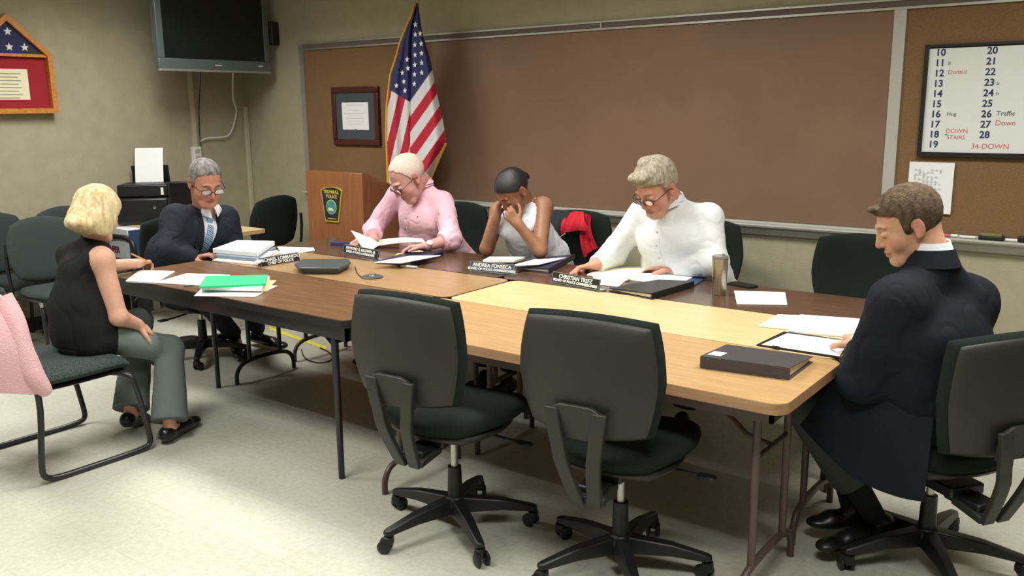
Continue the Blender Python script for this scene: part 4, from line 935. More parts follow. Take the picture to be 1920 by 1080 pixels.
# generic seated legs ------------------------------------------------
def legs_pts(J): return [J[k] for k in('hipL','hipR','knL','knR','anL','anR','toL','toR') if k in J]
def placket(p,J,front,m):
    f=J['fwd'];rt=np.cross(f,V(0,0,1))
    def plk(u,v):
        k=u*4;i=min(3,int(k));q=front[i]*(1-(k-i))+front[i+1]*(k-i);return q+rt*(v-.5)*.032+f*.003
    pk_=inp(MB().sheet(plk,20,3,.003).build('button_placket',m,p),p)
    for i in range(4):
        o=MB().pillow(.006,.006,.002,n=4,c=.5,O=front[i]*.5+front[i+1]*.5+f*.007,R=np.stack([rt,V(0,0,1),f],1)).build('button',M_alu2,pk_);o.matrix_parent_inverse=Matrix.Identity(4)
def build_legs(par,J,m,shoe,g=0.,hem=.055,thigh=.083,knee=.062,shoe_name='shoe',sock=None,res=.006,flare=0,seed=3,body=None,hemz=.06):
    F=Field(*box_of([J['pelvis']]+[J[k] for k in('hipL','hipR','knL','knR','anL','anR')],.2),h=res)
    ax=nrm(J['hipR']-J['hipL'])
    F.rc(J['pelvis'],J['pelvis']+V(0,0,-.01),.125+g,.125+g,0,u=ax,st=1.35)
    for s in 'LR':
        h_,k_,a_=J['hip'+s],J['kn'+s],J['an'+s];e=a_+nrm(k_-a_)*hemz
        F.rc(h_,k_,thigh+g,knee+g,.03);F.rc(k_,e,knee+g,hem+flare,.03)
    F.folds(.0022,38,seed)
    for s in 'LR':   # cut a clean hem
        k_,a_=J['kn'+s],J['an'+s];d=nrm(a_-k_);e=a_-d*hemz*.8
        sl,P=F.win(e-.14,e+.14);F.F[sl]=np.where((((P-e)@d)>0)&(np.linalg.norm(P-e-((P-e)@d)[...,None]*d,axis=-1)<.13),np.maximum(F.F[sl],((P-e)@d).astype(np.float32)),F.F[sl])
    inp(F.mesh('trousers',m,par),par)
    for s in 'LR':
        a_,t_=J['an'+s],J['to'+s];d=nrm((t_-a_)*V(1,1,0)) if abs((t_-a_)[2])<.08 else nrm(t_-a_)
        n=nrm(np.cross(np.cross(d,V(0,0,1)),d));L=np.linalg.norm(t_-a_)
        F=Field(*box_of([a_,t_,a_-d*.07,a_-V(0,0,.09)],.09),h=.004);sd=np.cross(d,n);base=a_-n*.055
        low=J.get('flat',0)
        F.el(base-d*.035+n*.018,(.034,.040,.036),np.array([sd,d,n]),0);F.rc(base-d*.02+n*.012,base+d*L*.55+n*.008,.034,.036,.02,u=sd,st=1.05);F.el(base+d*L*.82+n*.0,(.040,.060,.024),np.array([sd,d,n]),.03)
        if not low: F.rc(a_-n*.01,a_-n*.03,.040,.036,.02)
        else:
            F.el(a_-n*.010+d*.02,(.026,.062,.028),np.array([sd,d,n]),.008,True)
        sl,P=F.win(base-.3,base+.4);F.F[sl]=np.maximum(F.F[sl],(-(((P-base)@n)+.022)).astype(np.float32))
        o=inp(F.mesh(shoe_name,shoe,par),par)

def person(label,J,H,skin,name='person',res=.005,nobody=False):
    p=empty(name,tuple(J['pelvis']*V(1,1,0)),0,label,'person');return p
def J_(**k):
    d={a:(np.array(b,float) if not np.isscalar(b) else b) for a,b in k.items()};d['fwd']=nrm(d['fwd']);return d
def thin_torso(F,J,w=1.): torso(F,J,g=-.020,k=.04,w=w)
def sleeve(F,pts,rs,g,k=.03): limb(F,pts,[r+g for r in rs],k)
def arm_sleeve(F,pts,rs,g,fold,freq,seed,cut=None,k=.03,cuff=None,deltoid=None):
    S_=F.like();limb(S_,pts,[r+g for r in rs],.03)
    if cuff is not None: S_.rc(pts[-1]-nrm(pts[-1]-pts[-2])*.022,pts[-1],cuff,cuff,.006)
    if deltoid: S_.el(pts[0]+V(0,0,-.008),deltoid,None,.04)
    S_.folds(fold,freq,seed,(1,1,.8))
    clip_end(S_,pts[-2],pts[-1] if cut is None else cut);F.merge(S_,k)
def clip_end(F,a,b,rad=.09,back=0.0):
    """cut the sleeve square at b (direction a->b)"""
    a=np.array(a);b=np.array(b);d=nrm(b-a);e=b-d*back;sl,P=F.win(e-rad,e+rad+0*d);q=P-e;al=q@d;rr=np.linalg.norm(q-al[...,None]*d,axis=-1)
    F.F[sl]=np.where((al>-.02)&(rr<rad*.9)&(al<rad),np.maximum(F.F[sl],al.astype(np.float32)),F.F[sl])

# ---------------------------------------------------------------- 1. man in the pink shirt
def pink():
    C=PY(765,333,3.99);R=frame((-.28,-.72,-.62));s=1.17
    J=J_(neck=PY(789,345,4.11),shL=PY(830,380,4.15),shR=PY(746,364,4.15),chest=PY(797,410,4.12),waist=(-3.82,4.21,.74),pelvis=(-3.76,4.40,.575),fwd=(-.15,-1,0),
        hipL=(-3.66,4.32,.555),hipR=(-3.86,4.32,.555),knL=(-3.60,3.92,.50),knR=(-3.98,3.93,.50),anL=(-3.60,3.82,.09),anR=PZ(700,668,.09),toL=(-3.62,3.64,.05),toR=PZ(672,676,.04))
    elL=PY(846,448,4.00);wrL=PZ(800,462,.79);elR=PY(700,432,4.02);wrR=PZ(700,450,.80)
    p=person('person in pink button-down shirt and glasses looking down at papers beside the flag',J,0,0)
    hl=PZ(742,468,.775)-wrL;hr=PZ(672,452,.80)-wrR
    F=Field(*box_of([C,J['neck'],J['shL'],J['shR'],elL,elR,wrL,wrR,J['pelvis'],J['pelvis']-V(0,0,.12),wrL+hl*1.6,wrR+hr*1.6,C+V(0,0,.14),C-V(.13,.13,0)],.10),h=.0045)
    head_field(F,C,R,s,fat=.006);neck(F,J,C,R,s,.051);thin_torso(F,J)
    limb(F,[J['shL'],elL,wrL],[.045,.040,.028]);limb(F,[J['shR'],elR,wrR],[.045,.040,.028])
    hand(F,wrL,hl,(0.2,-.3,-1),1,curl=.75,s=1.08);hand(F,wrR,hr,(.2,.5,-.5),-1,curl=.85,s=1.06)
    F.mesh('body',M_skin,p,head_tones(C,R,s,(204,152,142),(176,108,104),(196,180,170),blush=(200,124,118)));inp(bpy.data.objects[p.children[0].name],p)
    # shirt
    m=mat('pink_oxford_cotton',(228,186,200),.85,bump=.35,bscale=500,var=.04,vscale=9,spec=.15)
    F=Field(*box_of([J['neck'],J['shL'],J['shR'],elL,elR,wrL,wrR,J['pelvis']-V(0,0,.05)],.16),h=.005)
    torso(F,J,g=.004,w=1.02,belly=.034,k=.06)
    cL=elL+(wrL-elL)*.30;cR=elR+(wrR-elR)*.55
    F.folds(.0034,58,11,(1.2,1.2,.6))
    front=[F.surface(J['neck']-nrm(J['neck']-J['waist'])*(.05+.065*i),J['fwd']) for i in range(5)];placket(p,J,front,m)
    SF=F.surface(PY(788,404,4.14),V(.6,-.78,.1));arm_sleeve(F,[J['shL'],elL,cL],[.054,.050,.045],.014,.0055,66,12,cL+nrm(wrL-elL)*.018,cuff=.053);arm_sleeve(F,[J['shR'],elR,cR],[.054,.048,.042],.014,.0055,66,13,cR+nrm(wrR-elR)*.018,cuff=.050)
    F.rc(J['neck'],J['neck']+nrm(C-J['neck'])*.12,.056,.060,.012,sub=True)
    inp(F.mesh('shirt',m,p),p)
    collar(p,J,C,m,h=.024,open_=.42,s=s*.93,tilt=.18)
    f=nrm(J['fwd']);
    F_=F;e=SF-J['fwd']*-.002;inp(MB().tube([e,e+V(0,0,-.016)],.003,6).tube([e+V(-.004,0,-.004),e+V(.006,0,-.006)],.002,6).build('chest_emblem',mat('navy_thread',(50,50,90),.7),p),p)
    hm=mat('white_grey_hair',(206,198,186),.85,bump=1,bscale=260,stretch=(1,1,.5),spec=.2,var=1,vscale=120,vrgb=(222,190,176))
    F=hair_field(C,R,s,[(-.12,-.07),(-.06,-.06),(-.03,-.03),(.0,-.02),(.02,.035),(.05,.085),(.08,.12)],th=.005,seed=2,amp=.0014,extra=lambda q:.006*np.sin(q[...,0]*180)+.004*np.sin(q[...,0]*410+q[...,1]*300))
    inp(F.mesh('hair',hm,p),p);glasses(p,C,R,s,mat('dark_spectacle_frame',(40,34,36),.35),half=False,drop=-.006,h=.014)
    # watch
    c=wrL+(elL-wrL)*.06;d=nrm(elL-wrL);
    w=inp(MB().lathe([(.033,-.007),(.036,-.007),(.036,.007),(.033,.007)],c,20,R=frame(V(0,0,1),d).T[:, [0,1,2]]@np.array([[1,0,0],[0,1,0],[0,0,1]])).build('watch_band',mat('watch_steel',(176,168,140),.3,metal=.8),p),p)
    up=nrm(V(.45,-.75,.5)-d*(V(.45,-.75,.5)@d));Rw=np.stack([np.cross(d,up),d,up],1)
    k=MB().lathe([(0,0),(.017,0),(.018,.004),(.015,.007),(0,.0072)],c+up*.034,20,R=Rw).build('watch_face',mat('watch_cream',(226,222,204),.3),w)
    k.matrix_parent_inverse=Matrix.Identity(4)
    build_legs(p,J,mat('dark_trouser',(46,46,52),.85),mat('black_leather',(18,18,20),.35))
    # page held in his right hand
    A,B,C2,D=PZ(661,433,.86),PZ(672,462,.80),PZ(701,469,.775),PZ(718,452,.80)
    q=[PY(658,432,3.70),PY(714,457,3.74),PY(697,469,3.66),PY(681,467,3.65)]
    o=MB().sheet(lambda u,v:(q[0]*(1-u)+q[1]*u)*(1-v)+(q[3]*(1-u)+q[2]*u)*v+V(0,-.01,.01)*math.sin(u*PI),8,4,.001).build('paper_sheet',M_paper);tag(o,'white page lifted in the hand of the man in the pink shirt','paper')
    q=[PY(712,450,3.90),PY(792,449,3.98),PY(798,456,3.96),PY(705,462,3.84)]
    o=MB().sheet(lambda u,v:(q[0]*(1-u)+q[1]*u)*(1-v)+(q[3]*(1-u)+q[2]*u)*v+V(0,0,.012)*math.sin(u*PI*.9),8,4,.004).build('magazine_page',M_paper2);tag(o,'cream booklet held open over the watch wrist of the pink shirt man','booklet')
pink()
# ---------------------------------------------------------------- 2. woman in white
def woman():
    C=PY(962,358,3.97);R=frame((-.22,-.66,-.70));s=1.02
    J=J_(neck=PY(985,380,4.13),shL=PY(1018,388,4.14),shR=PY(937,396,4.10),chest=PY(985,425,4.10),waist=(-2.98,4.24,.72),pelvis=(-2.96,4.34,.565),fwd=(-.25,-1,0),
        hipL=(-2.88,4.26,.545),hipR=(-3.05,4.26,.545),knL=(-2.84,3.88,.49),knR=(-3.08,3.88,.49),anL=(-2.9,3.80,.09),anR=(-3.06,3.80,.09),toL=(-2.92,3.62,.05),toR=(-3.08,3.62,.05))
    elL=PY(1012,470,3.96);elR=PY(913,466,3.95);wrR=PY(931,408,3.93);wrL=PY(972,421,3.89)
    p=person('person in white sleeveless top resting her face on both hands, dark hair tied back',J,0,0)
    F=Field(*box_of([C,J['neck'],J['shL'],J['shR'],elL,elR,wrL,wrR,J['pelvis']-V(0,0,.12),C+V(0,0,.12),C-V(.12,.14,0)],.10),h=.0045)
    head_field(F,C,R,s,jaw=.9,nose=.95,ears=1);neck(F,J,C,R,s,.046);thin_torso(F,J,.86)
    limb(F,[J['shL'],elL,wrL],[.052,.040,.026]);limb(F,[J['shR'],elR,wrR],[.052,.040,.026])
    for s_ in('shL','shR'): F.el(J[s_],(.056,.056,.056),None,.03)
    hand(F,wrR,C+V(-.055,-.02,.02)-wrR,nrm(C-wrR)+V(.6,.3,0),1,curl=.8,s=.92)
    hand(F,wrL,PY(955,402,3.87)-wrL,V(-.2,.9,-.3),-1,curl=1.55,s=.92)
    F.mesh('body',M_skin,p,head_tones(C,R,s,(150,106,80),(130,78,68),(36,26,22),blush=(142,92,74)));inp(p.children[0],p)
    m=mat('white_blouse_cloth',(226,230,240),.8,bump=.2,bscale=400,var=.03,vscale=10,spec=.2)
    F=Field(*box_of([J['neck'],J['shL'],J['shR'],J['pelvis']-V(0,0,.05)],.2),h=.005)
    torso(F,J,g=.006,w=.92,k=.04,bust=1,belly=.012);F.folds(.0040,70,5,(1.4,1.4,.4))
    up=nrm(J['neck']-J['waist'])
    ax=nrm(J['shR']-J['shL'])
    for s_,sg in(('shL',-1),('shR',1)): F.el(J[s_]+ax*sg*.05-up*.02,(.064,.10,.11),np.array([ax,np.cross(up,ax),up]),.008,True)
    F.el(J['neck']+V(0,-.01,.06),(.06,.06,.06),None,.01,True);inp(F.mesh('blouse',m,p),p)
    hm=mat('black_hair',(26,24,26),.35,bump=.5,bscale=220,stretch=(1,1,3),spec=.5)
    F=hair_field(C,R,s,[(-.13,-.075),(-.05,-.055),(-.02,.0),(.02,.02),(.06,.055),(.088,.075),(.1,.078)],th=.007,seed=4,amp=.0006,lumps=[((0,-.112,-.0),(.03,.02,.03))]);inp(F.mesh('hair',hm,p),p)
    inp(MB().tube([PY(943,399,3.92),PY(946,409,3.90)],.004,8).build('bracelet',mat('blue_glass',(40,70,150),.3),p),p)
    build_legs(p,J,mat('dark_skirt_cloth',(40,38,42),.85),mat('black_leather',(18,18,20),.35))
woman()
# red and black jacket on her chair back
def drape(fn,name,m,parent,nu=24,nv=24,th=.006): return MB().sheet(fn,nu,nv,th).build(name,m,parent)
jk=empty('jacket',(-2.78,4.66,0),0,'red and black jacket hanging over chair back behind the woman in white','jacket')
RB,BKm=mat('red_fleece',(196,24,44),.8,bump=.4,bscale=250),mat('black_fleece',(34,36,40),.85,bump=.4,bscale=250)
def jack(y,m,name,pts):
    q=[PY(x,yy,d) for x,yy,d in pts]
    def fn(u,v): return (q[0]*(1-u)+q[1]*u)*(1-v)+(q[3]*(1-u)+q[2]*u)*v+V(0,-.03*math.sin(v*PI*.9)-.012*math.sin(u*14+v*3),.01*math.sin(u*PI))
    o=MB().sheet(fn,20,20,.012).build(name,m,jk);inp(o,jk)
jack(0,BKm,'black_side',[(1028,396,4.62),(1072,398,4.60),(1058,438,4.55),(1044,452,4.55)])
jack(0,RB,'red_front',[(1066,400,4.60),(1098,400,4.60),(1106,432,4.56),(1054,438,4.54)])
jack(0,RB,'red_sleeve',[(1092,402,4.62),(1108,408,4.68),(1120,466,4.64),(1098,482,4.58)])
inp(MB().tube([PY(1060,438,4.50),PY(1050,444,4.5),PY(1047,456,4.5),PY(1050,470,4.52)],.003,6,2).build('zip',M_grey,jk),jk)
# ---------------------------------------------------------------- 3. man in the white shirt
def white():
    C=PY(1231,352,3.94);R=frame((-.24,-.80,-.50));s=1.12
    J=J_(neck=PY(1256,377,4.09),shL=PY(1327,408,4.12),shR=PY(1203,402,4.12),chest=PY(1266,450,4.09),waist=(-2.03,4.21,.74),pelvis=(-1.98,4.40,.575),fwd=(-.12,-1,0),
        hipL=(-1.87,4.32,.555),hipR=(-2.09,4.32,.555),knL=(-1.80,3.92,.50),knR=(-2.15,3.92,.50),anL=(-1.82,3.80,.09),anR=(-2.14,3.80,.09),toL=(-1.82,3.60,.05),toR=(-2.16,3.60,.05))
    elL=PY(1338,492,4.06);wrL=PZ(1268,501,.785);elR=PY(1150,476,4.06);wrR=PZ(1118,496,.785)
    p=person('person in white dress shirt and glasses reading pages, grey hair and short beard',J,0,0)
    F=Field(*box_of([C,J['neck'],J['shL'],J['shR'],elL,elR,wrL,wrR,J['pelvis']-V(0,0,.12),C+V(0,0,.14),C-V(.13,.14,0),PZ(1075,505,.76),PZ(1200,505,.76)],.10),h=.0045)
    head_field(F,C,R,s,fat=.002);neck(F,J,C,R,s,.051);thin_torso(F,J)
    limb(F,[J['shL'],elL,wrL],[.045,.040,.029]);limb(F,[J['shR'],elR,wrR],[.045,.040,.029])
    hand(F,wrL,PZ(1215,500,.765)-wrL,(0,0,-1),-1*-1,curl=.22,s=1.1);hand(F,wrR,PZ(1088,502,.77)-wrR,(.1,-.2,-1),-1,curl=.85,s=1.1)
    F.mesh('body',M_skin,p,head_tones(C,R,s,(204,148,126),(170,104,94),(170,150,128),extra=[((0,.075,-.100),(.036,.034,.02),(190,172,156),.7),((0,.098,-.050),(.026,.02,.006),(186,160,140),.6)],blush=(194,116,102)));inp(p.children[0],p)
    m=mat('white_shirt_cotton',(222,226,228),.8,bump=.3,bscale=500,var=.02,vscale=9,spec=.15)
    F=Field(*box_of([J['neck'],J['shL'],J['shR'],elL,elR,wrL,wrR,J['pelvis']-V(0,0,.05)],.16),h=.005)
    torso(F,J,g=.010,w=1.06,belly=.028,k=.06)
    F.folds(.0028,40,21,(1.2,1.2,.6))
    arm_sleeve(F,[J['shL'],elL,wrL],[.054,.052,.030],.018,.0045,52,22,cuff=.041);arm_sleeve(F,[J['shR'],elR,wrR],[.054,.050,.030],.018,.0045,52,23,cuff=.041)
    front=[F.surface(J['neck']-nrm(J['neck']-J['waist'])*(.05+.07*i),J['fwd']) for i in range(5)]
    F.rc(J['neck'],J['neck']+nrm(C-J['neck'])*.12,.056,.060,.012,sub=True);inp(F.mesh('shirt',m,p),p)
    collar(p,J,C,m,h=.032,open_=.45,s=s*.95,tilt=.2)
    hm=mat('sandy_grey_hair',(176,168,150),.85,bump=1,bscale=240,stretch=(1,1,.4),var=1,vscale=80,vrgb=(128,118,100),spec=.2)
    F=hair_field(C,R,s,[(-.13,-.07),(-.05,-.055),(-.02,.0),(.015,-.005),(.03,.045),(.07,.062),(.1,.066)],th=.012,top=.012,seed=6,amp=.0011,freq=180,lumps=[((.01,.0,.135),(.03,.035,.02)),((-.02,.07,.10),(.04,.03,.022)),((.03,.065,.095),(.035,.03,.02))]);inp(F.mesh('hair',hm,p),p)
    glasses(p,C,R,s,mat('dark_spectacle_frame',(40,34,36),.35),drop=-.008,h=.013)
    placket(p,J,front,m)
    build_legs(p,J,mat('dark_trouser',(46,46,52),.85),mat('black_leather',(18,18,20),.35))
white()
# ---------------------------------------------------------------- suits
def jacket(par,J,arms,m,mshirt,mtie=None,res=.005,seed=9,skirt=None,g=.016,vdepth=.3,fold=.0055,front=True,cuff=True,w=1.05):
    pts=[J['neck'],J['shL'],J['shR'],J['pelvis']-V(0,0,.05)]+[a for ar in arms for a in ar]+(skirt or [])
    F=Field(*box_of(pts,.17),h=res);torso(F,J,g=g,w=w,belly=.02,k=.08)
    if skirt:
        for i in range(len(skirt)-1): F.rc(skirt[i],skirt[i+1],.075,.06,.05,u=nrm(J['shR']-J['shL']),st=1.6)
    F.folds(fold*.6,36,seed,(1.2,1.2,.5))
    for i,(sh,el,wr) in enumerate(arms): arm_sleeve(F,[sh,el,wr],[.055,.048,.028],g+.006,fold,46,seed+i+1,deltoid=(.058,.058,.054),k=.06)
    f=J['fwd'];up=nrm(J['neck']-J['waist']);rt=nrm(np.cross(f,up));ff=np.cross(up,rt)
    F.el(J['neck']+up*.06,(.060,.060,.06),None,.01,True)
    F.pre=F.like();F.pre.F=F.F.copy();par_f=F.pre
    if front:   # open V over the shirt
        P=F.pts();c=J['neck'];q=P-c.astype(np.float32);x=np.abs(q@rt);z=q@up;y=q@ff
        hw=.062*np.clip((z+vdepth)/vdepth,0,1.25);ins=(hw-x)*.8
        cut=np.minimum(ins,(y-.0))
        F.F=np.maximum(F.F,np.where(cut>-.03,cut,-1).astype(np.float32))
    inp(F.mesh('suit_jacket',m,par),par)
    return up,rt,ff,par_f
# ---------------------------------------------------------------- 4. man in navy suit with striped tie
def chief():
    C=PX(385,341,-4.70);R=frame((.80,-.16,-.42));s=1.12
    J=J_(neck=PX(385,390,-4.84),shL=PX(421,410,-4.86),shR=PX(331,410,-4.84),chest=PX(376,440,-4.83),waist=(-4.95,3.17,.72),pelvis=(-5.02,3.12,.575),fwd=(1,-.12,0),
        hipL=(-4.96,3.22,.555),hipR=(-4.96,3.02,.555),knL=(-4.55,3.34,.50),knR=(-4.52,2.98,.50),anL=PZ(482,622,.10),anR=PZ(440,628,.10),toL=PZ(535,645,.06),toR=PZ(447,668,.05))
    J['neck']=J['neck']+V(0,0,-.01)
    elL=PX(436,462,-4.80);wrL=V(-4.64,3.30,.67);elR=PX(312,472,-4.76);wrR=PX(368,486,-4.66)
    p=person('person in navy suit, white shirt and striped light blue tie sitting at the table end',J,0,0)
    F=Field(*box_of([C,J['neck'],J['shL'],J['shR'],elL,elR,wrL,wrR,J['pelvis']-V(0,0,.12),C+V(0,0,.14),C+V(.14,0,0),wrR+V(.14,0,0)],.10),h=.0045)
    head_field(F,C,R,s,fat=.006,nose=1.1);neck(F,J,C,R,s,.062);thin_torso(F,J)
    limb(F,[J['shL'],elL,wrL],[.042,.038,.028]);limb(F,[J['shR'],elR,wrR],[.042,.038,.028])
    hand(F,wrL,V(.3,-.6,-.3),(0,0,-1),1,curl=.6,s=1.0);hand(F,wrR,PZ(402,472,.77)-wrR,(0,0,-1),-1,curl=.6,s=1.0)
    F.mesh('body',M_skin,p,head_tones(C,R,s,(196,138,114),(158,88,84),(92,80,74),blush=(188,108,96)));inp(p.children[0],p)
    m=mat('navy_suit_wool',(32,36,46),.85,bump=.25,bscale=600,spec=.2)
    ms=mat('dress_shirt_white',(228,232,238),.8,spec=.15)
    up,rt,ff,jf=jacket(p,J,[(J['shL'],elL,wrL),(J['shR'],elR,wrR)],m,ms,vdepth=.36)
    F=Field(*box_of([J['neck'],J['chest'],J['waist']],.2),h=.005);torso(F,J,g=-.004,w=.84,belly=.010);F.el(J['neck']+up*.055,(.056,.056,.05),None,.01,True);F.folds(.0015,30,3);tsf=F.like();tsf.F=F.F.copy();inp(F.mesh('shirt',ms,p),p)
    collar(p,J,C,ms,h=.033,open_=.22,s=s*.98)
    # tie and lapels follow the chest surface
    c=J['neck']
    def surf(z):  # front of the shirt, z down from the neck
        return tsf.surface(c-up*z,ff)
    tm=mat('tie_silk',(150,178,200),.45,spec=.4);nt=tm.node_tree;wv=nt.nodes.new('ShaderNodeTexWave');tcn=nt.nodes.new('ShaderNodeTexCoord');mpn=nt.nodes.new('ShaderNodeMapping');mpn.inputs['Rotation'].default_value=(.7,0,0);wv.wave_type='BANDS';wv.bands_direction='Z';wv.inputs['Scale'].default_value=13
    rr=nt.nodes.new('ShaderNodeValToRGB');rr.color_ramp.interpolation='CONSTANT';rr.color_ramp.elements[0].color=(*lin((112,148,178)),1);rr.color_ramp.elements[1].position=.5;rr.color_ramp.elements[1].color=(*lin((196,210,222)),1);e_=rr.color_ramp.elements.new(.78);e_.color=(*lin((70,100,140)),1)
    nt.links.new(tcn.outputs['Object'],mpn.inputs[0]);nt.links.new(mpn.outputs[0],wv.inputs[0]);nt.links.new(wv.outputs[0],rr.inputs[0]);nt.links.new(rr.outputs[0],nt.nodes['Principled BSDF'].inputs['Base Color'])
    t=MB();TS=[surf(.045+i/20*.36) for i in range(21)];TS=[(TS[max(0,i-1)]+TS[i]*2+TS[min(20,i+1)])/4 for i in range(21)];t.sheet(lambda u,v:TS[int(round(u*20))]+rt*(v-.5)*2*(.017+.026*u)+ff*(.010+.004*math.cos((v-.5)*PI)),20,6,.006)
    t.pillow(.019,.021,.014,c=.3,n=8,O=surf(.035)+ff*.010,R=np.stack([rt,up,ff],1))
    inp(t.build('tie',tm,p),p)
    for sg in(-1,1):
        def lp(u,v,sg=sg):
            z=.0+.34*u;wv_=(.062+.006)*(1-z/.36)+ (.045*math.sin(min(1,(1-u)*1.15)*PI*.85)+.004)*v
            return jf.surface(c-up*z+rt*sg*wv_,ff)+ff*.004
        l=MB().sheet(lp,18,6,.005);inp(l.build('lapel',m,p),p)
    hm=mat('dark_grey_hair',(88,84,84),.85,bump=1,bscale=260,stretch=(1,1,.5),var=1,vscale=40,vrgb=(150,144,138),spec=.2)
    F=hair_field(C,R,s,[(-.13,-.07),(-.05,-.055),(-.02,-.0),(.02,-.03),(.028,.045),(.06,.082),(.1,.088)],th=.006,seed=8,amp=.0014,extra=lambda q:.004*np.sin(q[...,0]*230)+.003*np.sin(q[...,0]*510+q[...,1]*300));inp(F.mesh('hair',hm,p),p)
    glasses(p,C,R,s,mat('dark_spectacle_frame',(40,34,36),.35),drop=-.004,h=.016)
    build_legs(p,J,m,mat('black_leather',(18,18,20),.35))
chief()
# ---------------------------------------------------------------- 5. man in navy suit at right, seen from behind
def man():
    C=PY(1702,420,3.045);R=frame((-.82,-.43,-.42));s=1.0
    J=J_(neck=PY(1742,482,3.07),shL=PY(1682,566,2.90),shR=PY(1818,564,3.22),chest=PY(1750,640,3.03),waist=(-.545,3.10,.70),pelvis=(-.50,3.13,.575),fwd=(-.84,.5,0),
        hipL=(-.60,3.03,.56),hipR=(-.50,3.22,.56),knL=(-1.02,3.08,.53),knR=(-1.00,3.32,.53),anL=PZ(1655,975,.12),anR=PZ(1600,950,.13),toL=PZ(1540,1032,.05),toR=PZ(1538,985,.06))
    elL=PY(1612,712,2.90);wrL=PZ(1616,644,.80);elR=V(-.56,3.42,.80);wrR=V(-.76,3.42,.79)
    p=person('person in dark navy suit with back to camera at the right end of the tables',J,0,0)
    F=Field(*box_of([C,J['neck'],J['shL'],J['shR'],elL,elR,wrL,wrR,J['pelvis']-V(0,0,.12),C+V(0,0,.14),C-V(.14,.14,0),wrL+V(-.12,.15,0)],.10),h=.0045)
    head_field(F,C,R,s);neck(F,J,C,R,s,.054);thin_torso(F,J)
    F.rc(C+s*(np.array((0,-.05,-.03))@R),J['neck']-J['fwd']*.005,.040,.046,.02)
    limb(F,[J['shL'],elL,wrL],[.042,.038,.028]);limb(F,[J['shR'],elR,wrR],[.042,.038,.028])
    hand(F,wrL,PZ(1588,610,.80)-wrL,(.1,0,-1),1,curl=.9,s=1.08);hand(F,wrR,V(-.2,-.8,-.05),(0,0,-1),-1,curl=.6,s=1.0)
    F.mesh('body',M_skin,p,head_tones(C,R,s,(206,158,128),(170,108,94),(110,84,60),blush=(202,128,110)));inp(p.children[0],p)
    m=mat('dark_navy_wool',(22,25,33),.85,bump=.25,bscale=600,spec=.2);ms=mat('dress_shirt_white',(228,232,238),.8,spec=.15)
    sk=[PY(1740,800,2.98),PY(1690,880,2.93),PY(1690,900,2.93)]
    up,rt,ff,jf=jacket(p,J,[(J['shL'],elL,wrL-nrm(wrL-elL)*.012),(J['shR'],elR,wrR)],m,ms,front=True,vdepth=.34,g=.014,w=1.0,seed=14,fold=.0055)
    # jacket tail over the seat edge
    q=[PY(1560,715,2.94),PY(1756,745,2.92),PY(1729,936,2.86),PY(1500,795,2.96)]
    def tail(u,v):
        b=(q[0]*(1-u)+q[1]*u)*(1-v)+(q[3]*(1-u)+q[2]*u)*v
        return b+V(.3,-.6,0)*(.05*math.sin(u*PI)+.02*v)+V(.2,-.4,0)*.014*math.sin(u*11+v*4)*v-V(0,0,.055)*math.sin(u*PI)*v*v
    inp(MB().sheet(tail,24,18,.006).build('jacket_tail',m,p),p)
    collar(p,J,C,ms,h=.048,open_=.4,name='shirt_collar',s=s*.97,tilt=.15)
    f=nrm(J['fwd']);rt2=np.cross(f,V(0,0,1));mb=MB();c=J['neck']
    mb.sheet(lambda u,v:c+(.071+.024*v)*(math.sin(1.0+(2*PI-2.0)*u)*rt2+math.cos(1.0+(2*PI-2.0)*u)*f)+V(0,0,.022-.055*v+.010*(1-math.cos(1.0+(2*PI-2.0)*u))*.5),30,4,.006);inp(mb.build('jacket_collar',m,p),p)
    inp(MB().lathe([(.034,-.012),(.038,-.012),(.038,.012),(.034,.012)],wrL+nrm(wrL-elL)*.004,20,R=frame(V(0,0,1),nrm(wrL-elL)).T).build('shirt_cuff',ms,p),p)
    hm=mat('brown_hair',(104,86,68),.8,bump=1,bscale=260,stretch=(1,1,.4),var=1,vscale=70,vrgb=(66,54,42),spec=.2)
    F=hair_field(C,R,s,[(-.13,-.065),(-.07,-.06),(-.03,-.04),(-.015,.0),(.008,-.02),(.03,-.018),(.034,.05),(.07,.065),(.12,.07)],th=.009,seed=12,amp=.0012,top=.004,lumps=[((0,.082,.088),(.035,.018,.011))]);inp(F.mesh('hair',hm,p),p)
    build_legs(p,J,mat('charcoal_trouser',(72,76,76),.85,spec=.15),mat('black_leather',(18,18,20),.35),hem=.078,hemz=.20,res=.006)
    F=Field(*box_of([J['anL'],J['anR'],J['knL'],J['knR']],.1),h=.005)
    for s_ in 'LR': F.rc(J['an'+s_]-V(0,0,.03),J['an'+s_]+(J['kn'+s_]-J['an'+s_])*.45,.036,.05,0)
    inp(F.mesh('socks',mat('black_sock',(20,21,24),.9),p),p)
man()
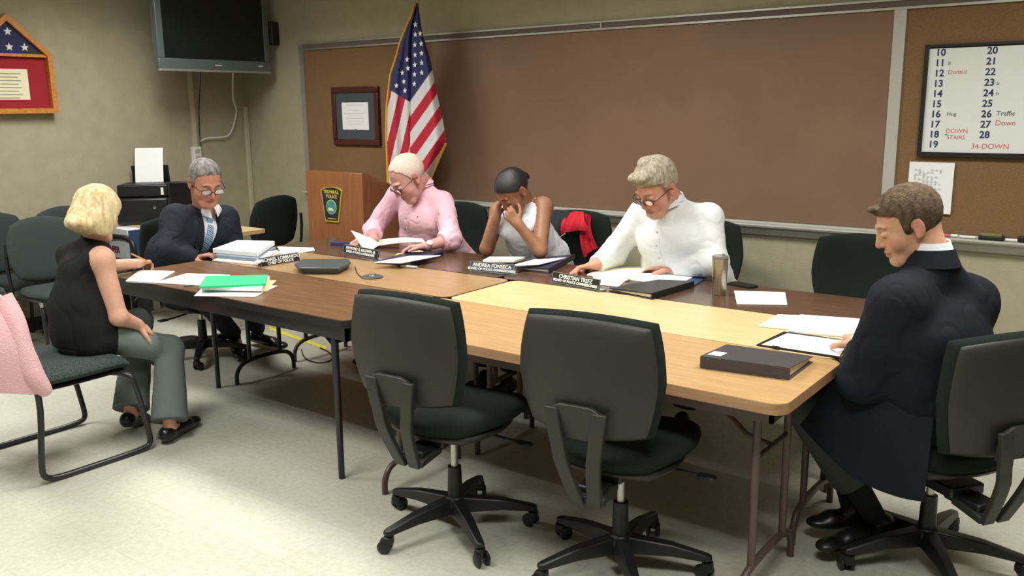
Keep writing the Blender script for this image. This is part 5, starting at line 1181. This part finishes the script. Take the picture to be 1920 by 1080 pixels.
# ---------------------------------------------------------------- 6. blonde woman at left
def lady():
    C=PX(183,401,-4.06);R=frame((-.28,.80,-.38));s=1.0
    J=J_(neck=PX(178,444,-4.12),shL=V(-4.28,2.11,.92),shR=PX(190,487,-3.98),chest=V(-4.12,2.09,.80),waist=V(-4.11,2.065,.68),pelvis=V(-4.10,2.05,.56),fwd=(0,1,0),
        hipL=(-4.19,2.10,.545),hipR=(-4.01,2.10,.545),knL=(-4.33,2.46,.50),knR=PX(318,655,-3.97),anL=PZ(245,772,.10),anR=PZ(318,795,.09),toL=PZ(290,768,.02),toR=PZ(366,792,.02),flat=1)
    elR=PX(222,594,-3.92);wrR=PX(258,608,-3.955);elL=V(-4.45,2.32,.80);wrL=PZ(258,494,.79)
    p=person('person with blonde bob, black sleeveless top and grey trousers writing at left table',J,0,0)
    F=Field(*box_of([C,J['neck'],J['shL'],J['shR'],elL,elR,wrL,wrR,J['pelvis']-V(0,0,.12),C+V(0,0,.12),C+V(0,.14,0),PZ(300,488,.78),PX(290,622,-3.95)],.10),h=.0045)
    head_field(F,C,R,s,jaw=.92,nose=.9);neck(F,J,C,R,s,.05);thin_torso(F,J,.8)
    limb(F,[J['shR'],elR,wrR],[.050,.041,.027]);limb(F,[J['shL'],elL,wrL],[.048,.040,.026])
    F.el(J['shR'],(.058,.058,.062),None,.03)
    hand(F,wrR,PX(284,622,-3.97)-wrR,(-.5,0,-1),-1,curl=.35,s=.92);hand(F,wrL,PZ(290,488,.775)-wrL,(.1,0,-1),1,curl=.95,s=.95)
    F.mesh('body',M_skin,p,head_tones(C,R,s,(212,164,140),(186,116,110),(170,140,100)));inp(p.children[0],p)
    m=mat('black_knit_top',(24,25,26),.85,bump=.3,bscale=400,spec=.2)
    F=Field(*box_of([J['neck'],J['shL'],J['shR'],J['pelvis']-V(0,0,.1)],.2),h=.005)
    torso(F,J,g=.006,w=.84,belly=.016,bust=0,k=.06,dpt=.98);F.rc(J['pelvis']+V(0,0,.02),J['pelvis']+V(0,.01,-.02),.138,.146,.04,u=(1,0,0),st=1.28)
    F.folds(.0036,30,31,(1.3,1.3,.5));up=V(0,0,1);ax=nrm(J['shR']-J['shL'])
    for s_,sg in(('shL',-1),('shR',1)): F.el(J[s_]+ax*sg*.05-up*.02,(.055,.080,.10),None,.008,True)
    sl,P=F.win(J['pelvis']-.3,J['pelvis']+.1);F.F[sl]=np.maximum(F.F[sl],(J['pelvis'][2]-.045-P[...,2]).astype(np.float32))
    inp(F.mesh('top',m,p),p)
    inp(MB().sheet(lambda u,v:J['neck']+(.056+.004*(1-v))*(math.sin(2*PI*u)*V(1,0,0)+math.cos(2*PI*u)*V(0,1,0))*V(1,1.05,1)+V(0,0,-.03+.045*v),28,3,.004).build('collar_band',m,p),p)
    hm=mat('blonde_hair',(232,214,172),.6,bump=.5,bscale=90,stretch=(1,1,.2),var=1,vscale=60,vrgb=(186,160,112),spec=.3)
    F=hair_field(C,R,s,[(-.2,-.105),(-.02,-.105),(.02,-.10),(.045,-.06),(.05,.03),(.075,.07),(.12,.08)],th=.016,top=.004,seed=16,amp=.0024,freq=75,ear=False,side=.006,
        drop=[((0,-.05,-.035),(.098,.085,.085)),((.055,-.01,-.045),(.042,.055,.075)),((-.055,-.01,-.045),(.042,.055,.075)),((0,-.10,-.075),(.075,.045,.045)),((.02,-.135,-.085),(.04,.03,.022))])
    inp(F.mesh('hair',hm,p),p)
    build_legs(p,J,mat('grey_trouser_cloth',(106,116,114),.8,bump=.2,bscale=500,spec=.2),mat('black_flat_leather',(20,20,23),.3),hem=.052,flare=.036,thigh=.080,knee=.066,hemz=.02,res=.005,shoe_name='flat_shoe')
    # bare feet above the flats
    for s_ in 'LR':
        F=Field(*box_of([J['an'+s_],J['to'+s_]],.1),h=.004)
        a,t=J['an'+s_],J['to'+s_];d=nrm((t-a)*V(1,1,0));F.rc(a+V(0,0,.05),a-V(0,0,.015),.030,.032,0);F.rc(a-V(0,0,.02),a+d*.11-V(0,0,.052),.030,.022,.01)
        inp(F.mesh('foot',mat('foot_skin',(204,146,130),.5,sss=.1),p),p)
    a=PZ(292,478,.80);b=PX(247,464,-4.45)
    a=wrL+V(.02,.07,.01);o=MB().tube([PZ(275,489,.80),PZ(247,476,.90)],.004,7).build('pencil',mat('pencil_orange',(222,150,60),.5));tag(o,'orange pencil held in the blonde woman\'s writing hand','pencil')
lady()
# cardigan on her chair
kc=empty('cardigan',(-4.1,1.5,0),0,'pale pink cardigan draped over the back of the blonde woman\'s chair','cardigan')
kp=mat('pink_knit',(222,178,182),.95,bump=.9,bscale=160,spec=.1)
q=[PX(-80,500,-3.72),PX(2,556,-3.74),PX(90,735,-3.70),PX(-80,742,-3.66)]
def cd_(u,v): return (q[0]*(1-u)+q[1]*u)*(1-v)+(q[3]*(1-u)+q[2]*u)*v+V(1,0,0)*(.03*math.sin(u*7+v*2)*v+.05*math.sin(v*PI))
o=MB().sheet(cd_,30,30,.012).build('cardigan_body',kp,kc);inp(o,kc)
o=MB().tube([PX(0,560,-3.74),PX(26,600,-3.70),PX(38,640,-3.68),PX(56,700,-3.67),PX(90,738,-3.66)],[.05,.045,.04,.045,.02],12,2).build('sleeve',kp,kc);inp(o,kc)
MBk=MB().sheet(lambda u,v:V(-3.80-.66*u,1.60-.05-.07*math.sin(v*PI)-.05*v*0+.12*(v-.5),.55+.42*math.sin(v*PI)),10,16,.012);o=MBk.build('cardigan_back',kp,kc);inp(o,kc)
EXPO=.18
# ================================================================ CAMERA, RENDER SETTINGS
w=bpy.data.worlds.new('World');bpy.context.scene.world=w;w.use_nodes=True;w.node_tree.nodes['Background'].inputs[0].default_value=(.5,.5,.5,1);w.node_tree.nodes['Background'].inputs[1].default_value=.2
cd=bpy.data.cameras.new('camera');cam=bpy.data.objects.new('camera',cd);COL.objects.link(cam);cd.sensor_width=36;cd.lens=CF/1920*36;cd.clip_start=.05
Rm=Matrix([[CM[0][i],-CM[1][i],-CM[2][i]] for i in range(3)]);cam.matrix_world=Matrix.Translation((0,0,CH))@Rm.to_4x4()
sc=bpy.context.scene;sc.camera=cam
vs_=sc.view_settings;vs_.view_transform='Standard';vs_.look='None';vs_.gamma=1;vs_.use_curve_mapping=False;vs_.exposure=EXPO
try:
    sc.cycles.use_denoising=True;sc.cycles.max_bounces=8;sc.cycles.sample_clamp_indirect=4;sc.cycles.caustics_reflective=False;sc.cycles.caustics_refractive=False
except Exception: pass
